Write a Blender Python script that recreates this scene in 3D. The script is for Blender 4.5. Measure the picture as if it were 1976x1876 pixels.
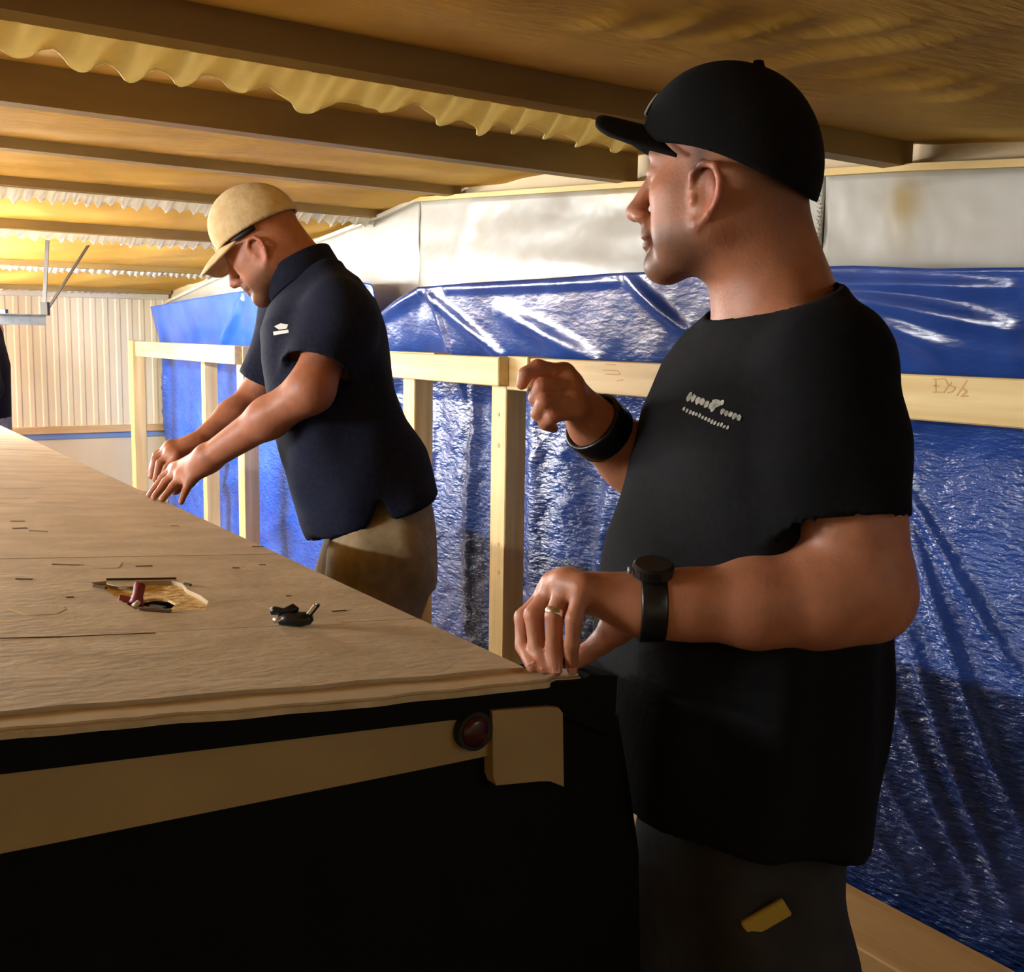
import bpy, bmesh, math, random
import numpy as np
from mathutils import Vector, Matrix
random.seed(4); RNG = np.random.default_rng(4)
for o in list(bpy.data.objects): bpy.data.objects.remove(o, do_unlink=True)
scene = bpy.context.scene
COL = scene.collection

# ------------------------------------------------------------------ camera
F = 2200.0; TH = math.radians(32.4); PT = math.radians(7.46); RO = 0.015
CAM = np.array([0, 0, 1.45])
cf = np.array([math.sin(TH)*math.cos(PT), math.cos(TH)*math.cos(PT), -math.sin(PT)])
_r = np.array([math.cos(TH), -math.sin(TH), 0]); _u = np.cross(_r, cf)
cr = math.cos(RO)*_r + math.sin(RO)*_u
cu = -math.sin(RO)*_r + math.cos(RO)*_u
RH = _r.copy(); FH = np.array([math.sin(TH), math.cos(TH), 0]); ZU = np.array([0, 0, 1.])
cd = bpy.data.cameras.new('camera'); cam = bpy.data.objects.new('camera', cd); COL.objects.link(cam)
cd.sensor_fit = 'HORIZONTAL'; cd.sensor_width = 36; cd.lens = 36*F/1976; cd.clip_start = .02
m = Matrix.Identity(4)
for i in range(3): m[i][0] = cr[i]; m[i][1] = cu[i]; m[i][2] = -cf[i]; m[i][3] = CAM[i]
cam.matrix_world = m; scene.camera = cam
def ray(x, y): return cf + (x-988)/F*cr - (y-938)/F*cu
def W(x, y, d): return CAM + d*ray(x, y)
def onX(x, y, v): q = ray(x, y); return CAM + q*(v-CAM[0])/q[0]
def onY(x, y, v): q = ray(x, y); return CAM + q*(v-CAM[1])/q[1]
def onP(x, y, p, n): q = ray(x, y); return CAM + q*((p-CAM)@n)/(q@n)

# ------------------------------------------------------------------ light
vs = scene.view_settings
vs.view_transform = 'Standard'; vs.look = 'None'; vs.gamma = 1; vs.use_curve_mapping = False
vs.exposure = 1.05
wd = bpy.data.worlds.new('world'); scene.world = wd; wd.use_nodes = True
wd.node_tree.nodes['Background'].inputs[0].default_value = (.75, .87, 1, 1)
wd.node_tree.nodes['Background'].inputs[1].default_value = 1.0
def area(name, loc, aim, sx, sy, power, col):
    l = bpy.data.lights.new(name, 'AREA'); l.shape = 'RECTANGLE'; l.size = sx; l.size_y = sy
    l.energy = power; l.color = col
    o = bpy.data.objects.new(name, l); COL.objects.link(o); o.location = loc
    o.rotation_euler = (Vector(aim)-Vector(loc)).to_track_quat('-Z', 'Y').to_euler()
    return o
area('daylight_garage_door', (-1.35, 7.75, 1.1), (-1.35, 0, 1.1), 4.2, 1.05, 260, (.96, .98, 1))
area('daylight_side_door', (-4.05, 4.4, 1.3), (0, 4.2, 1.3), 3.4, .8, 60, (.97, .985, 1))

# ------------------------------------------------------------------ materials
def lin(r, g, b):
    return tuple(((c/255)/12.92 if c/255 <= .04045 else ((c/255+.055)/1.055)**2.4) for c in (r, g, b)) + (1,)
def newmat(name):
    mt = bpy.data.materials.new(name); mt.use_nodes = True
    nt = mt.node_tree; return mt, nt, nt.nodes['Principled BSDF']
def node(nt, t, **kw):
    n = nt.nodes.new(t)
    for k, v in kw.items(): setattr(n, k, v)
    return n
def mat(name, c1, c2=None, rough=.6, scale=(8, 8, 8), detail=4, bump=0., bscale=None, metal=0, spec=.5, p1=.35, p2=.7, extra=None, sheen=0):
    mt, nt, b = newmat(name)
    b.inputs['Roughness'].default_value = rough; b.inputs['Metallic'].default_value = metal
    b.inputs['Specular IOR Level'].default_value = spec
    if sheen: b.inputs['Sheen Weight'].default_value = sheen
    if c2 is None: b.inputs['Base Color'].default_value = c1
    tc = node(nt, 'ShaderNodeTexCoord')
    def noise(sc, det):
        mp = node(nt, 'ShaderNodeMapping'); mp.inputs['Scale'].default_value = sc
        nt.links.new(tc.outputs['Object'], mp.inputs[0])
        n = node(nt, 'ShaderNodeTexNoise'); n.inputs['Scale'].default_value = 1; n.inputs['Detail'].default_value = det
        nt.links.new(mp.outputs[0], n.inputs['Vector']); return n
    if c2 is not None:
        n = noise(scale, detail); r = node(nt, 'ShaderNodeValToRGB')
        r.color_ramp.elements[0].position = p1; r.color_ramp.elements[0].color = c1
        r.color_ramp.elements[1].position = p2; r.color_ramp.elements[1].color = c2
        nt.links.new(n.outputs['Fac'], r.inputs[0]); nt.links.new(r.outputs[0], b.inputs['Base Color'])
    if bump:
        n2 = noise(bscale or scale, 5); bp = node(nt, 'ShaderNodeBump'); bp.inputs['Strength'].default_value = bump
        bp.inputs['Distance'].default_value = .01
        nt.links.new(n2.outputs['Fac'], bp.inputs['Height']); nt.links.new(bp.outputs[0], b.inputs['Normal'])
    return mt
def vcol_mat(name, rough=.5, bump=.15, bs=220, spec=.4, sss=0):
    mt, nt, b = newmat(name); b.inputs['Roughness'].default_value = rough
    b.inputs['Specular IOR Level'].default_value = spec
    a = node(nt, 'ShaderNodeVertexColor', layer_name='Col'); tc = node(nt, 'ShaderNodeTexCoord')
    n = node(nt, 'ShaderNodeTexNoise'); n.inputs['Scale'].default_value = 45; n.inputs['Detail'].default_value = 3
    nt.links.new(tc.outputs['Object'], n.inputs['Vector'])
    mx = node(nt, 'ShaderNodeMix', data_type='RGBA', blend_type='OVERLAY'); mx.inputs[0].default_value = .25
    nt.links.new(a.outputs[0], mx.inputs[6]); nt.links.new(n.outputs['Fac'], mx.inputs[7])
    nt.links.new(mx.outputs[2], b.inputs['Base Color'])
    n2 = node(nt, 'ShaderNodeTexNoise'); n2.inputs['Scale'].default_value = bs; n2.inputs['Detail'].default_value = 3
    nt.links.new(tc.outputs['Object'], n2.inputs['Vector'])
    bp = node(nt, 'ShaderNodeBump'); bp.inputs['Strength'].default_value = bump; bp.inputs['Distance'].default_value = .003
    nt.links.new(n2.outputs['Fac'], bp.inputs['Height']); nt.links.new(bp.outputs[0], b.inputs['Normal'])
    return mt
M = {}
PY1, PY2 = lin(214, 178, 112), lin(236, 208, 148)
M['pine_y'] = mat('pine along y', PY1, PY2, .6, (34, 1.6, 34), bump=.12)
M['pine_z'] = mat('pine along z', PY1, PY2, .6, (34, 34, 1.6), bump=.12)
M['sill'] = mat('sill timber', lin(214, 166, 98), lin(234, 192, 126), .6, (26, 2.2, 26), bump=.15)
M['stamp'] = mat('grade stamp ink', lin(206, 164, 108), rough=.8)
M['ply'] = mat('weathered plywood', lin(182, 163, 130), lin(206, 188, 154), .75, (9, 16, 9), 6, .12, (50, 90, 50))
M['plyedge'] = mat('torn plywood edge', lin(182, 160, 122), lin(206, 186, 150), .8, (30, 60, 30), 6, .5)
M['osb'] = mat('chipped board core', lin(206, 164, 96), lin(240, 216, 156), .8, (70, 110, 70), 5, .6, p1=.42, p2=.58)
M['knot'] = mat('plywood dark crack', lin(86, 66, 44), rough=.9)
M['pale'] = mat('plywood pale scuff', lin(186, 168, 134), lin(200, 182, 148), .85, (30, 30, 30))
M['black'] = mat('black steel', lin(5, 4, 4), lin(8, 7, 6), .7, (20, 20, 20), bump=.05, spec=.15)
M['cream'] = mat('cream painted steel', lin(150, 124, 78), lin(164, 138, 90), .55, (6, 6, 6), bump=.05)
M['lens'] = mat('dark red lens', lin(60, 8, 8), rough=.25)
M['rubber'] = mat('black rubber', lin(10, 8, 8), rough=.7)
M['redplastic'] = mat('dark red plastic', lin(120, 26, 30), rough=.4)
M['whiteplastic'] = mat('white plastic', lin(220, 214, 200), rough=.5)
M['blackplastic'] = mat('black plastic', lin(14, 14, 16), rough=.35)
M['chrome'] = mat('bright steel', lin(225, 225, 228), rough=.18, metal=1)
M['gold'] = mat('insulation facing gold', lin(196, 150, 58), lin(218, 174, 80), .7, (3, 3, 3), bump=.25, bscale=(14, 60, 14), spec=.15)
M['purlin'] = mat('tan painted purlin', lin(150, 122, 72), lin(168, 140, 86), .6, (2, 12, 12), bump=.03, spec=.25)
M['flapy'] = mat('yellow insulation flap', lin(226, 196, 96), lin(240, 216, 132), .5, (12, 30, 30), bump=.2)
M['flapw'] = mat('white insulation flap', lin(236, 228, 206), lin(248, 244, 236), .4, (12, 30, 30), bump=.2)
def translucent(mt, col, w=.5):
    nt = mt.node_tree; b = nt.nodes['Principled BSDF']; o = nt.nodes['Material Output']
    t = node(nt, 'ShaderNodeBsdfTranslucent'); t.inputs[0].default_value = col; mx = node(nt, 'ShaderNodeMixShader'); mx.inputs[0].default_value = w
    nt.links.new(b.outputs[0], mx.inputs[1]); nt.links.new(t.outputs[0], mx.inputs[2]); nt.links.new(mx.outputs[0], o.inputs[0])
translucent(M['flapy'], lin(255, 242, 190), .42); translucent(M['flapw'], lin(250, 246, 236), .4)
M['sheet'] = mat('corrugated white sheet', lin(214, 202, 172), lin(228, 218, 194), .5, (3, 3, .8), bump=.05)
M['girt'] = mat('tan girt board', lin(196, 164, 120), lin(210, 182, 140), .6, (2, 30, 30))
M['bluestrip'] = mat('pale blue strip', lin(120, 150, 205), rough=.5)
M['galv'] = mat('galvanised steel', lin(150, 158, 166), lin(178, 184, 190), .35, (30, 30, 30), metal=.7)
M['darkiron'] = mat('dark iron', lin(52, 44, 36), rough=.7)
M['floor'] = mat('dark plywood floor', lin(70, 52, 34), lin(96, 72, 46), .7, (4, 10, 4), bump=.1)
M['backwall'] = mat('dim insulation wall', lin(190, 168, 126), lin(206, 186, 146), .6, (3, 3, 3), bump=.1)
M['trimgold'] = mat('gold edge trim', lin(204, 168, 92), lin(220, 190, 120), .5, (20, 3, 20))
M['skin'] = vcol_mat('skin', .48)
M['blackcloth'] = mat('black cotton', lin(11, 11, 13), lin(17, 17, 20), .92, (120, 120, 120), bump=.1, spec=.15)
M['capcloth'] = mat('black twill', lin(12, 11, 11), lin(18, 17, 16), .9, (200, 200, 200), bump=.1, spec=.15)
M['navy'] = mat('navy polo knit', lin(20, 23, 40), lin(29, 33, 54), .9, (120, 120, 120), bump=.1, spec=.2)
M['khaki'] = mat('khaki twill', lin(150, 130, 98), lin(172, 152, 118), .85, (40, 40, 40), bump=.15)
M['darkpants'] = mat('charcoal work trousers', lin(26, 24, 22), lin(36, 33, 29), .85, (40, 40, 40), bump=.15)
M['greypants'] = mat('grey trousers', lin(96, 96, 96), lin(116, 116, 114), .85, (40, 40, 40), bump=.1)
M['tan'] = mat('tan cap cotton', lin(206, 178, 128), lin(222, 198, 152), .85, (60, 60, 60), bump=.2)
M['hair'] = mat('dark hair', lin(26, 18, 14), rough=.7)
M['boot'] = mat('brown leather boot', lin(58, 40, 26), lin(74, 52, 34), .6, (30, 30, 30))
M['print'] = mat('pale shirt print', lin(120, 118, 110), lin(176, 174, 160), .7, (90, 90, 90))
M['printw'] = mat('white shirt print', lin(226, 226, 222), rough=.7)
M['sclera'] = mat('eye white', lin(120, 104, 94), rough=.3)
M['yellowtag'] = mat('dull yellow webbing', lin(168, 140, 50), rough=.7)
M['stitch'] = mat('grey staple', lin(150, 140, 120), rough=.5)

def tarp_mat(name, c1, c2):
    mt, nt, b = newmat(name); L = nt.links.new
    b.inputs['Roughness'].default_value = .2; b.inputs['Specular IOR Level'].default_value = .6
    tc = node(nt, 'ShaderNodeTexCoord')
    def nz(sc, det, rot=(0, 0, 0)):
        mp = node(nt, 'ShaderNodeMapping'); mp.inputs['Scale'].default_value = sc; mp.inputs['Rotation'].default_value = rot
        L(tc.outputs['Object'], mp.inputs[0]); n = node(nt, 'ShaderNodeTexNoise'); n.inputs['Scale'].default_value = 1
        n.inputs['Detail'].default_value = det; L(mp.outputs[0], n.inputs['Vector']); return n
    a = nz((5, 5, 5), 3); r = node(nt, 'ShaderNodeValToRGB')
    r.color_ramp.elements[0].position = .35; r.color_ramp.elements[0].color = c1
    r.color_ramp.elements[1].position = .7; r.color_ramp.elements[1].color = c2
    L(a.outputs['Fac'], r.inputs[0]); L(r.outputs[0], b.inputs['Base Color'])
    w = nz((10, 34, 90), 4, (.35, 0, 0)); big = nz((4, 3.2, 3.2), 2)
    bp1 = node(nt, 'ShaderNodeBump'); bp1.inputs['Strength'].default_value = .4; bp1.inputs['Distance'].default_value = .012
    sp = node(nt, 'ShaderNodeSeparateXYZ'); L(tc.outputs['Object'], sp.inputs[0])     # the taut upper band is smoother
    mr = node(nt, 'ShaderNodeMapRange'); mr.inputs[1].default_value = .75; mr.inputs[2].default_value = 1.40; mr.inputs[3].default_value = .95; mr.inputs[4].default_value = .10
    L(sp.outputs['Z'], mr.inputs[0]); L(mr.outputs[0], bp1.inputs['Strength'])
    mr2 = node(nt, 'ShaderNodeMapRange'); mr2.inputs[1].default_value = 1.22; mr2.inputs[2].default_value = 1.42; mr2.inputs[3].default_value = .6; mr2.inputs[4].default_value = .25
    L(sp.outputs['Z'], mr2.inputs[0])
    L(w.outputs['Fac'], bp1.inputs['Height'])
    bp2 = node(nt, 'ShaderNodeBump'); bp2.inputs['Strength'].default_value = .6; bp2.inputs['Distance'].default_value = .05
    L(big.outputs['Fac'], bp2.inputs['Height']); L(bp1.outputs[0], bp2.inputs['Normal']); L(bp2.outputs[0], b.inputs['Normal']); L(mr2.outputs[0], bp2.inputs['Strength'])
    return mt
M['tarp'] = tarp_mat('blue tarpaulin', lin(30, 58, 124), lin(44, 74, 148))
M['tarpfar'] = tarp_mat('bright blue tarpaulin', lin(30, 84, 200), lin(52, 106, 222))

def white_panel_mat():
    mt, nt, b = newmat('white vinyl insulation'); L = nt.links.new
    b.inputs['Roughness'].default_value = .38
    tc = node(nt, 'ShaderNodeTexCoord')
    n = node(nt, 'ShaderNodeTexNoise'); n.inputs['Scale'].default_value = 2.2; n.inputs['Detail'].default_value = 3
    L(tc.outputs['Object'], n.inputs['Vector'])
    r = node(nt, 'ShaderNodeValToRGB'); r.color_ramp.elements[0].position = .3; r.color_ramp.elements[0].color = lin(152, 145, 130)
    r.color_ramp.elements[1].position = .6; r.color_ramp.elements[1].color = lin(178, 175, 166)
    L(n.outputs['Fac'], r.inputs[0])
    at = node(nt, 'ShaderNodeVertexColor', layer_name='Col')       # brown water stains with their own shape
    mx = node(nt, 'ShaderNodeMix', data_type='RGBA', blend_type='MULTIPLY'); mx.inputs[0].default_value = 1
    L(r.outputs[0], mx.inputs[6]); L(at.outputs[0], mx.inputs[7]); L(mx.outputs[2], b.inputs['Base Color'])
    bp = node(nt, 'ShaderNodeBump'); bp.inputs['Strength'].default_value = .2; bp.inputs['Distance'].default_value = .03
    n2 = node(nt, 'ShaderNodeTexNoise'); n2.inputs['Scale'].default_value = 9; L(tc.outputs['Object'], n2.inputs['Vector'])
    L(n2.outputs['Fac'], bp.inputs['Height']); L(bp.outputs[0], b.inputs['Normal'])
    return mt
M['white'] = white_panel_mat()

# ------------------------------------------------------------------ object helpers
ORG = {}
def obj(name, verts, faces, mt, parent=None, org=None, smooth=False, vcol=None):
    V = np.asarray(verts, float)
    if parent is not None: o0 = ORG[parent.name]
    elif org is not None: o0 = np.asarray(org, float)
    else: o0 = np.array([(V[:, 0].min()+V[:, 0].max())/2, (V[:, 1].min()+V[:, 1].max())/2, V[:, 2].min()])
    me = bpy.data.meshes.new(name)
    me.from_pydata((V-o0).tolist(), [], faces if isinstance(faces, list) else faces.tolist())
    if smooth: me.polygons.foreach_set('use_smooth', [True]*len(me.polygons))
    if vcol is not None:
        ca = me.color_attributes.new('Col', 'FLOAT_COLOR', 'POINT')
        ca.data.foreach_set('color', np.hstack([vcol, np.ones((len(vcol), 1))]).astype(np.float32).ravel())
    me.materials.append(M[mt] if isinstance(mt, str) else mt); me.update()
    o = bpy.data.objects.new(name, me); COL.objects.link(o)
    if parent is not None: o.parent = parent
    else: o.location = o0
    ORG[o.name] = o0
    return o
def empty(name, loc):
    o = bpy.data.objects.new(name, None); COL.objects.link(o); o.location = loc; o.empty_display_size = .1
    ORG[o.name] = np.asarray(loc, float); return o
def tag(o, label, cat, group=None):
    o['label'] = label; o['category'] = cat
    if group: o['group'] = group
    return o
def struct(o): o['kind'] = 'structure'; return o
def solid(o, t, off=0):
    s = o.modifiers.new('thickness', 'SOLIDIFY'); s.thickness = t; s.offset = off; return o
def boxvf(c, ax, ay, az, hx, hy, hz, ch=0.0):
    c, ax, ay, az = [np.asarray(v, float) for v in (c, ax, ay, az)]
    if ch <= 0:
        V = [c+sx*hx*ax+sy*hy*ay+sz*hz*az for sx in (-1, 1) for sy in (-1, 1) for sz in (-1, 1)]
        Fs = [(0, 1, 3, 2), (4, 6, 7, 5), (0, 4, 5, 1), (2, 3, 7, 6), (0, 2, 6, 4), (1, 5, 7, 3)]
        return V, Fs
    bm = bmesh.new(); bmesh.ops.create_cube(bm, size=1)
    for v in bm.verts: v.co = Vector((v.co.x*2*hx, v.co.y*2*hy, v.co.z*2*hz))
    bmesh.ops.bevel(bm, geom=bm.edges[:], offset=ch, segments=1, affect='EDGES')
    bm.verts.index_update()
    V = [c+v.co.x*ax+v.co.y*ay+v.co.z*az for v in bm.verts]; Fs = [tuple(v.index for v in f.verts) for f in bm.faces]
    bm.free(); return V, Fs
X3, Y3, Z3 = np.eye(3)
def box(name, lo, hi, mt, parent=None, ch=0.003, **k):
    lo = np.asarray(lo, float); hi = np.asarray(hi, float); h = (hi-lo)/2
    V, Fs = boxvf((lo+hi)/2, X3, Y3, Z3, h[0], h[1], h[2], min(ch, h.min()*.8))
    return obj(name, V, Fs, mt, parent, **k)
def unit(v): v = np.asarray(v, float); return v/np.linalg.norm(v)
def bar(name, a, b, w, h, mt, parent=None, up=Z3, ch=.001, **k):
    a = np.asarray(a, float); b = np.asarray(b, float); ay = unit(b-a); ax = unit(np.cross(ay, up)); az = np.cross(ax, ay)
    V, Fs = boxvf((a+b)/2, ax, ay, az, w/2, np.linalg.norm(b-a)/2, h/2, ch)
    return obj(name, V, Fs, mt, parent, **k)
def gridvf(P):            # P: (n,m,3)
    n, m_ = P.shape[:2]; I = np.arange(n*m_).reshape(n, m_)
    return P.reshape(-1, 3), np.stack([I[:-1, :-1], I[1:, :-1], I[1:, 1:], I[:-1, 1:]], -1).reshape(-1, 4)
def tubevf(pts, rad, seg=10, cap=True):
    pts = [np.asarray(p, float) for p in pts]; V = []; Fs = []
    rad = [rad]*len(pts) if np.isscalar(rad) else rad
    ref = None
    for i, p in enumerate(pts):
        t = unit(pts[min(i+1, len(pts)-1)]-pts[max(i-1, 0)])
        if ref is None: ref = np.cross(t, [.3, .2, 1]) if abs(t[2]) < .95 else np.cross(t, [1, 0, 0])
        a = unit(ref-t*(ref@t)); b = np.cross(t, a); ref = a
        for k in range(seg):
            q = 2*math.pi*k/seg; V.append(p+rad[i]*(math.cos(q)*a+math.sin(q)*b))
    for i in range(len(pts)-1):
        for k in range(seg):
            Fs.append((i*seg+k, i*seg+(k+1) % seg, (i+1)*seg+(k+1) % seg, (i+1)*seg+k))
    if cap: Fs.append(tuple(range(seg))[::-1]); Fs.append(tuple((len(pts)-1)*seg+k for k in range(seg)))
    return V, Fs
def plate(name, outer, holes, org, eu, ev, en, h0, h1, mt, parent=None, **k):
    """flat plate with cut-out holes; outlines in (u,v), thickness h0..h1 along en"""
    bm = bmesh.new()
    for loop in [outer]+holes:
        vs_ = [bm.verts.new((p[0], p[1], 0)) for p in loop]
        for i in range(len(vs_)): bm.edges.new((vs_[i], vs_[(i+1) % len(vs_)]))
    bmesh.ops.triangle_fill(bm, edges=bm.edges[:], use_beauty=True, use_dissolve=False)
    if holes:
        def inside(pt, poly):
            c = False; n = len(poly)
            for i in range(n):
                x1, y1 = poly[i]; x2, y2 = poly[(i+1) % n]
                if (y1 > pt[1]) != (y2 > pt[1]) and pt[0] < (x2-x1)*(pt[1]-y1)/(y2-y1)+x1: c = not c
            return c
        bad = [f for f in bm.faces if any(inside(f.calc_center_median(), h) for h in holes)]
        if bad: bmesh.ops.delete(bm, geom=bad, context='FACES_ONLY')
    r = bmesh.ops.extrude_face_region(bm, geom=bm.faces[:])
    for v in r['geom']:
        if isinstance(v, bmesh.types.BMVert): v.co.z = 1
    bmesh.ops.recalc_face_normals(bm, faces=bm.faces[:]); bm.verts.index_update()
    V = [org+v.co.x*eu+v.co.y*ev+(h0+(h1-h0)*v.co.z)*en for v in bm.verts]
    Fs = [tuple(v.index for v in f.verts) for f in bm.faces]; bm.free()
    return obj(name, V, Fs, mt, parent, **k)
def sn(x, y, seed=0, n=6, f0=1.):
    """cheap smooth noise from sines"""
    g = np.random.default_rng(seed); out = 0; a = 1
    for i in range(n):
        th = g.uniform(0, 6.28); f = f0*(1.55**i); out = out+a*np.sin(f*(np.cos(th)*x+np.sin(th)*y)+g.uniform(0, 6.28)); a *= .68
    return out

def crumple(x, y, seed, n, f0, f1):
    g = np.random.default_rng(seed); out = 0
    for i in range(n):
        th = g.uniform(0, 3.14); f = g.uniform(f0, f1); out = out+np.sin(f*(np.cos(th)*x+np.sin(th)*y)+g.uniform(0, 6.28)+1.5*np.sin(9*x+g.uniform(0, 6)))*(f0/f)
    return out/math.sqrt(n)
def segdist(y, z, a, b):
    ab = b-a; t = np.clip(((y-a[0])*ab[0]+(z-a[1])*ab[1])/(ab@ab), 0, 1)
    return np.hypot(y-a[0]-t*ab[0], z-a[1]-t*ab[1]), t

# ------------------------------------------------------------------ room shell
WX = 2.15; FY = 7.62; LX = -4.0; NY = -3.0
struct(box('floor', (LX-.2, NY-.2, -.1), (WX+.2, FY+.2, 0), 'floor', ch=0))
struct(box('wall_right', (WX, NY, 0), (WX+.06, FY+.1, 2.6), 'backwall', ch=0))
def wall_cut(name, pts, holes, org, eu, ev, en, t, mt): return struct(plate(name, pts, list(holes), np.asarray(org, float), eu, ev, en, 0, t, mt))
wall_cut('wall_left', [(NY, 0), (FY, 0), (FY, 2.6), (NY, 2.6)], [[(2.6, .85), (6.2, .85), (6.2, 1.72), (2.6, 1.72)]], (LX, 0, 0), Y3, Z3, -X3, .06, 'backwall')
wall_cut('wall_front', [(LX, 0), (WX, 0), (WX, 2.6), (LX, 2.6)], [], (0, NY, 0), X3, Z3, -Y3, .06, 'backwall')
# far wall: white corrugated sheet beside the open garage door
def corrugated(name, x0, x1, z0, z1, mt, pitch=.076, parent=None):
    P = []; x = x0
    while x < x1:
        for dx, dy in ((0, 0), (.022, 0), (.030, -.0035), (.052, -.0035), (.060, 0)):
            if x+dx <= x1: P.append((x+dx, FY+dy))
        x += pitch
    P.append((x1, FY))
    P = np.array(P); G = np.zeros((2, len(P), 3)); G[:, :, 0] = P[:, 0]; G[:, :, 1] = P[:, 1]; G[0, :, 2] = z0; G[1, :, 2] = z1
    V, Fs = gridvf(G); return solid(obj(name, V, Fs, mt, parent), .004)
wb = struct(corrugated('wall_back', .86, WX, .84, 2.2, 'sheet'))
struct(box('trim_1', (.86, FY-.035, .80), (WX-.02, FY-.002, .845), 'girt'))
struct(box('trim_2', (.86, FY-.02, .765), (WX-.02, FY-.002, .80), 'bluestrip', ch=.001))
struct(box('trim_3', (.86, FY-.012, 0), (WX-.02, FY+.02, .765), 'sheet'))
struct(box('trim_4', (.74, FY-.06, 0), (.86, FY+.08, 1.7), 'sheet'))
struct(box('trim_5', (LX, FY-.02, 1.64), (.86, FY+.06, 2.3), 'sheet'))
struct(box('trim_6', (LX, FY-.02, 0), (-3.5, FY+.06, 1.64), 'sheet'))
struct(box('trim_7', (.86, FY-.05, 1.655), (WX-.02, FY-.012, 1.69), 'flapw'))

# ------------------------------------------------------------------ ceiling: purlins and insulation bays
HD = math.radians(85); pd = np.array([math.sin(HD), math.cos(HD), 0]); pn = np.array([-math.cos(HD), math.sin(HD), 0])  # pn: away from camera
ends = [(1760, 322), (1230, 352), (890, 378), (740, 420), (590, 478), (420, 530), (330, 568)]
PE = [onX(x, y, 2.13) for x, y in ends]
step = PE[0]-PE[1]
PE = [PE[0]+np.array([0, step[1]*2, step[2]*1.6]), PE[0]+np.array([0, step[1], step[2]*.8])] + PE
PE = [np.array([2.13, PE[0][1]-2.05, PE[0][2]-.13]), np.array([2.13, PE[0][1]-1.02, PE[0][2]-.06])] + PE
LEN = 6.6
WEB = [.06, .06, .06, .06, .055, .085, .036, .034, .045, .032, .03]
def purlin(P, i):
    h = WEB[i]; prof = [(0, h), (0, 0), (.055, 0), (.06, .014), (.056, .014), (.052, .004), (.004, .004), (.004, h)]
    V = []; n = len(prof)
    for s in (0, -LEN):
        for a, z in prof: V.append(P+pd*s+pn*a+Z3*z)
    Fs = [(k, (k+1) % n, n+(k+1) % n, n+k) for k in range(n)]+[tuple(range(n))[::-1], tuple(range(n, 2*n))]
    o = obj('ceiling_purlin', V, Fs, 'purlin', org=P-pd*LEN/2)
    return o
words = ['over the camera end', 'behind the front bay', 'before the cap wearer', 'passing above the black cap', 'running in behind the black cap brim', 'ending at the top corner of the white sheet', 'just past the high corner of the white sheet', 'passing behind the tan cap', 'carrying the door track hanger', 'next to last before the corrugated wall', 'closest to the corrugated wall']
for i, P in enumerate(PE):
    tag(purlin(P, i), 'tan steel ceiling purlin '+words[i], 'beam', 'ceiling purlins')
struct_bays = []
def bay(A, B, i):
    ns, nt_ = (420, 70) if i == 3 else (150, 26)
    s = np.linspace(0.02, -LEN, ns)[:, None]; t = np.linspace(0, 1, nt_)[None, :]
    base = A[None, None]*(1-t[..., None])+B[None, None]*t[..., None]
    P = base+pd*s[..., None]
    hA = WEB[min(i, 10)]; hB = WEB[min(i+1, 10)]; P[..., 2] += hA+(hB-hA)*t-.004-(.030 if i == 3 else .012)*np.sin(np.pi*t)**.8
    P[..., 2] += .012*np.sin(np.pi*t)*(sn(s*2.2+t*2, t*1.2-s*1.4, 20+i, 5, 2.2)*.5)
    # diagonal creases in the facing
    ph = s*9+t*4+.6*sn(s, t, 60+i, 3, 1.5)
    P[..., 2] += .0055*np.sin(np.pi*t)*np.abs(np.sin(ph))**.5
    if i == 3:
        zc_ = (A[2]+B[2])/2+.045
        for (x0, y0, x1, y1, w_, a_) in ((1340, 66, 1600, 10, .012, .012), (1600, 140, 1790, 108, .010, .010), (1700, 156, 1900, 126, .012, .010), (1450, 120, 1976, 20, .03, .012), (1200, 60, 1420, 0, .02, .010), (1780, 180, 1976, 140, .02, .010), (1560, 60, 1800, 0, .015, .008), (1100, 40, 1260, 0, .02, .01)):
            q0, q1 = [CAM+ray(*p)*(zc_-CAM[2])/ray(*p)[2] for p in ((x0, y0), (x1, y1))]
            d, t2 = segdist(P[..., 0], P[..., 1], q0[:2], q1[:2]); P[..., 2] -= a_*np.exp(-(d/w_)**2)*np.sin(np.pi*np.clip(t2, .02, .98))
    V, Fs = gridvf(P); return obj('insulation_blanket', V, Fs, 'gold', smooth=True, org=(A+B)/2-pd*LEN/2+Z3*.11)
for i in range(len(PE)-1):
    a, b = PE[i], PE[i+1]
    o = bay(a, b, i); o['kind'] = 'structure'; o.name = 'ceiling' if i == 0 else 'ceiling_%d' % i
lastb = bay(PE[-1], PE[-1]+np.array([0, .6, -.04]), 40); lastb['kind'] = 'structure'; lastb.name = 'ceiling_20'
def flap(P, drop, mt, seed, amp=.014, s0=.0, s1=-LEN, wav=1.0):
    ns, nt_ = 900, 8
    s = np.linspace(s0, s1, ns)[:, None]; t = np.linspace(0, 1, nt_)[None, :]
    w = np.abs(np.sin(s*34*wav+1.3*np.sin(s*9+seed)))*2-1
    dz = -drop*t*(.82+.16*w+.10*np.sin(s*23*wav+seed)+.05*sn(s, s*0, seed, 4, 20))
    dy = .055+amp*t*np.sin(s*68*wav+3.4*t+2.6*np.sin(s*9+seed))+.004*np.sin(s*170*wav+5*t)+.016*t
    Q = P[None, None]+pd*s[..., None]+pn*dy[..., None]+Z3*(dz+.012)[..., None]
    V, Fs = gridvf(Q); o = solid(obj('insulation_flap', V, Fs, mt, smooth=True, org=P-pd*LEN/2), .003); return o
tag(flap(PE[4], .058, 'flapy', 3, s0=-.35), 'yellow crumpled insulation flap hanging along the purlin above the black cap', 'insulation', 'loose insulation flaps')
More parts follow.
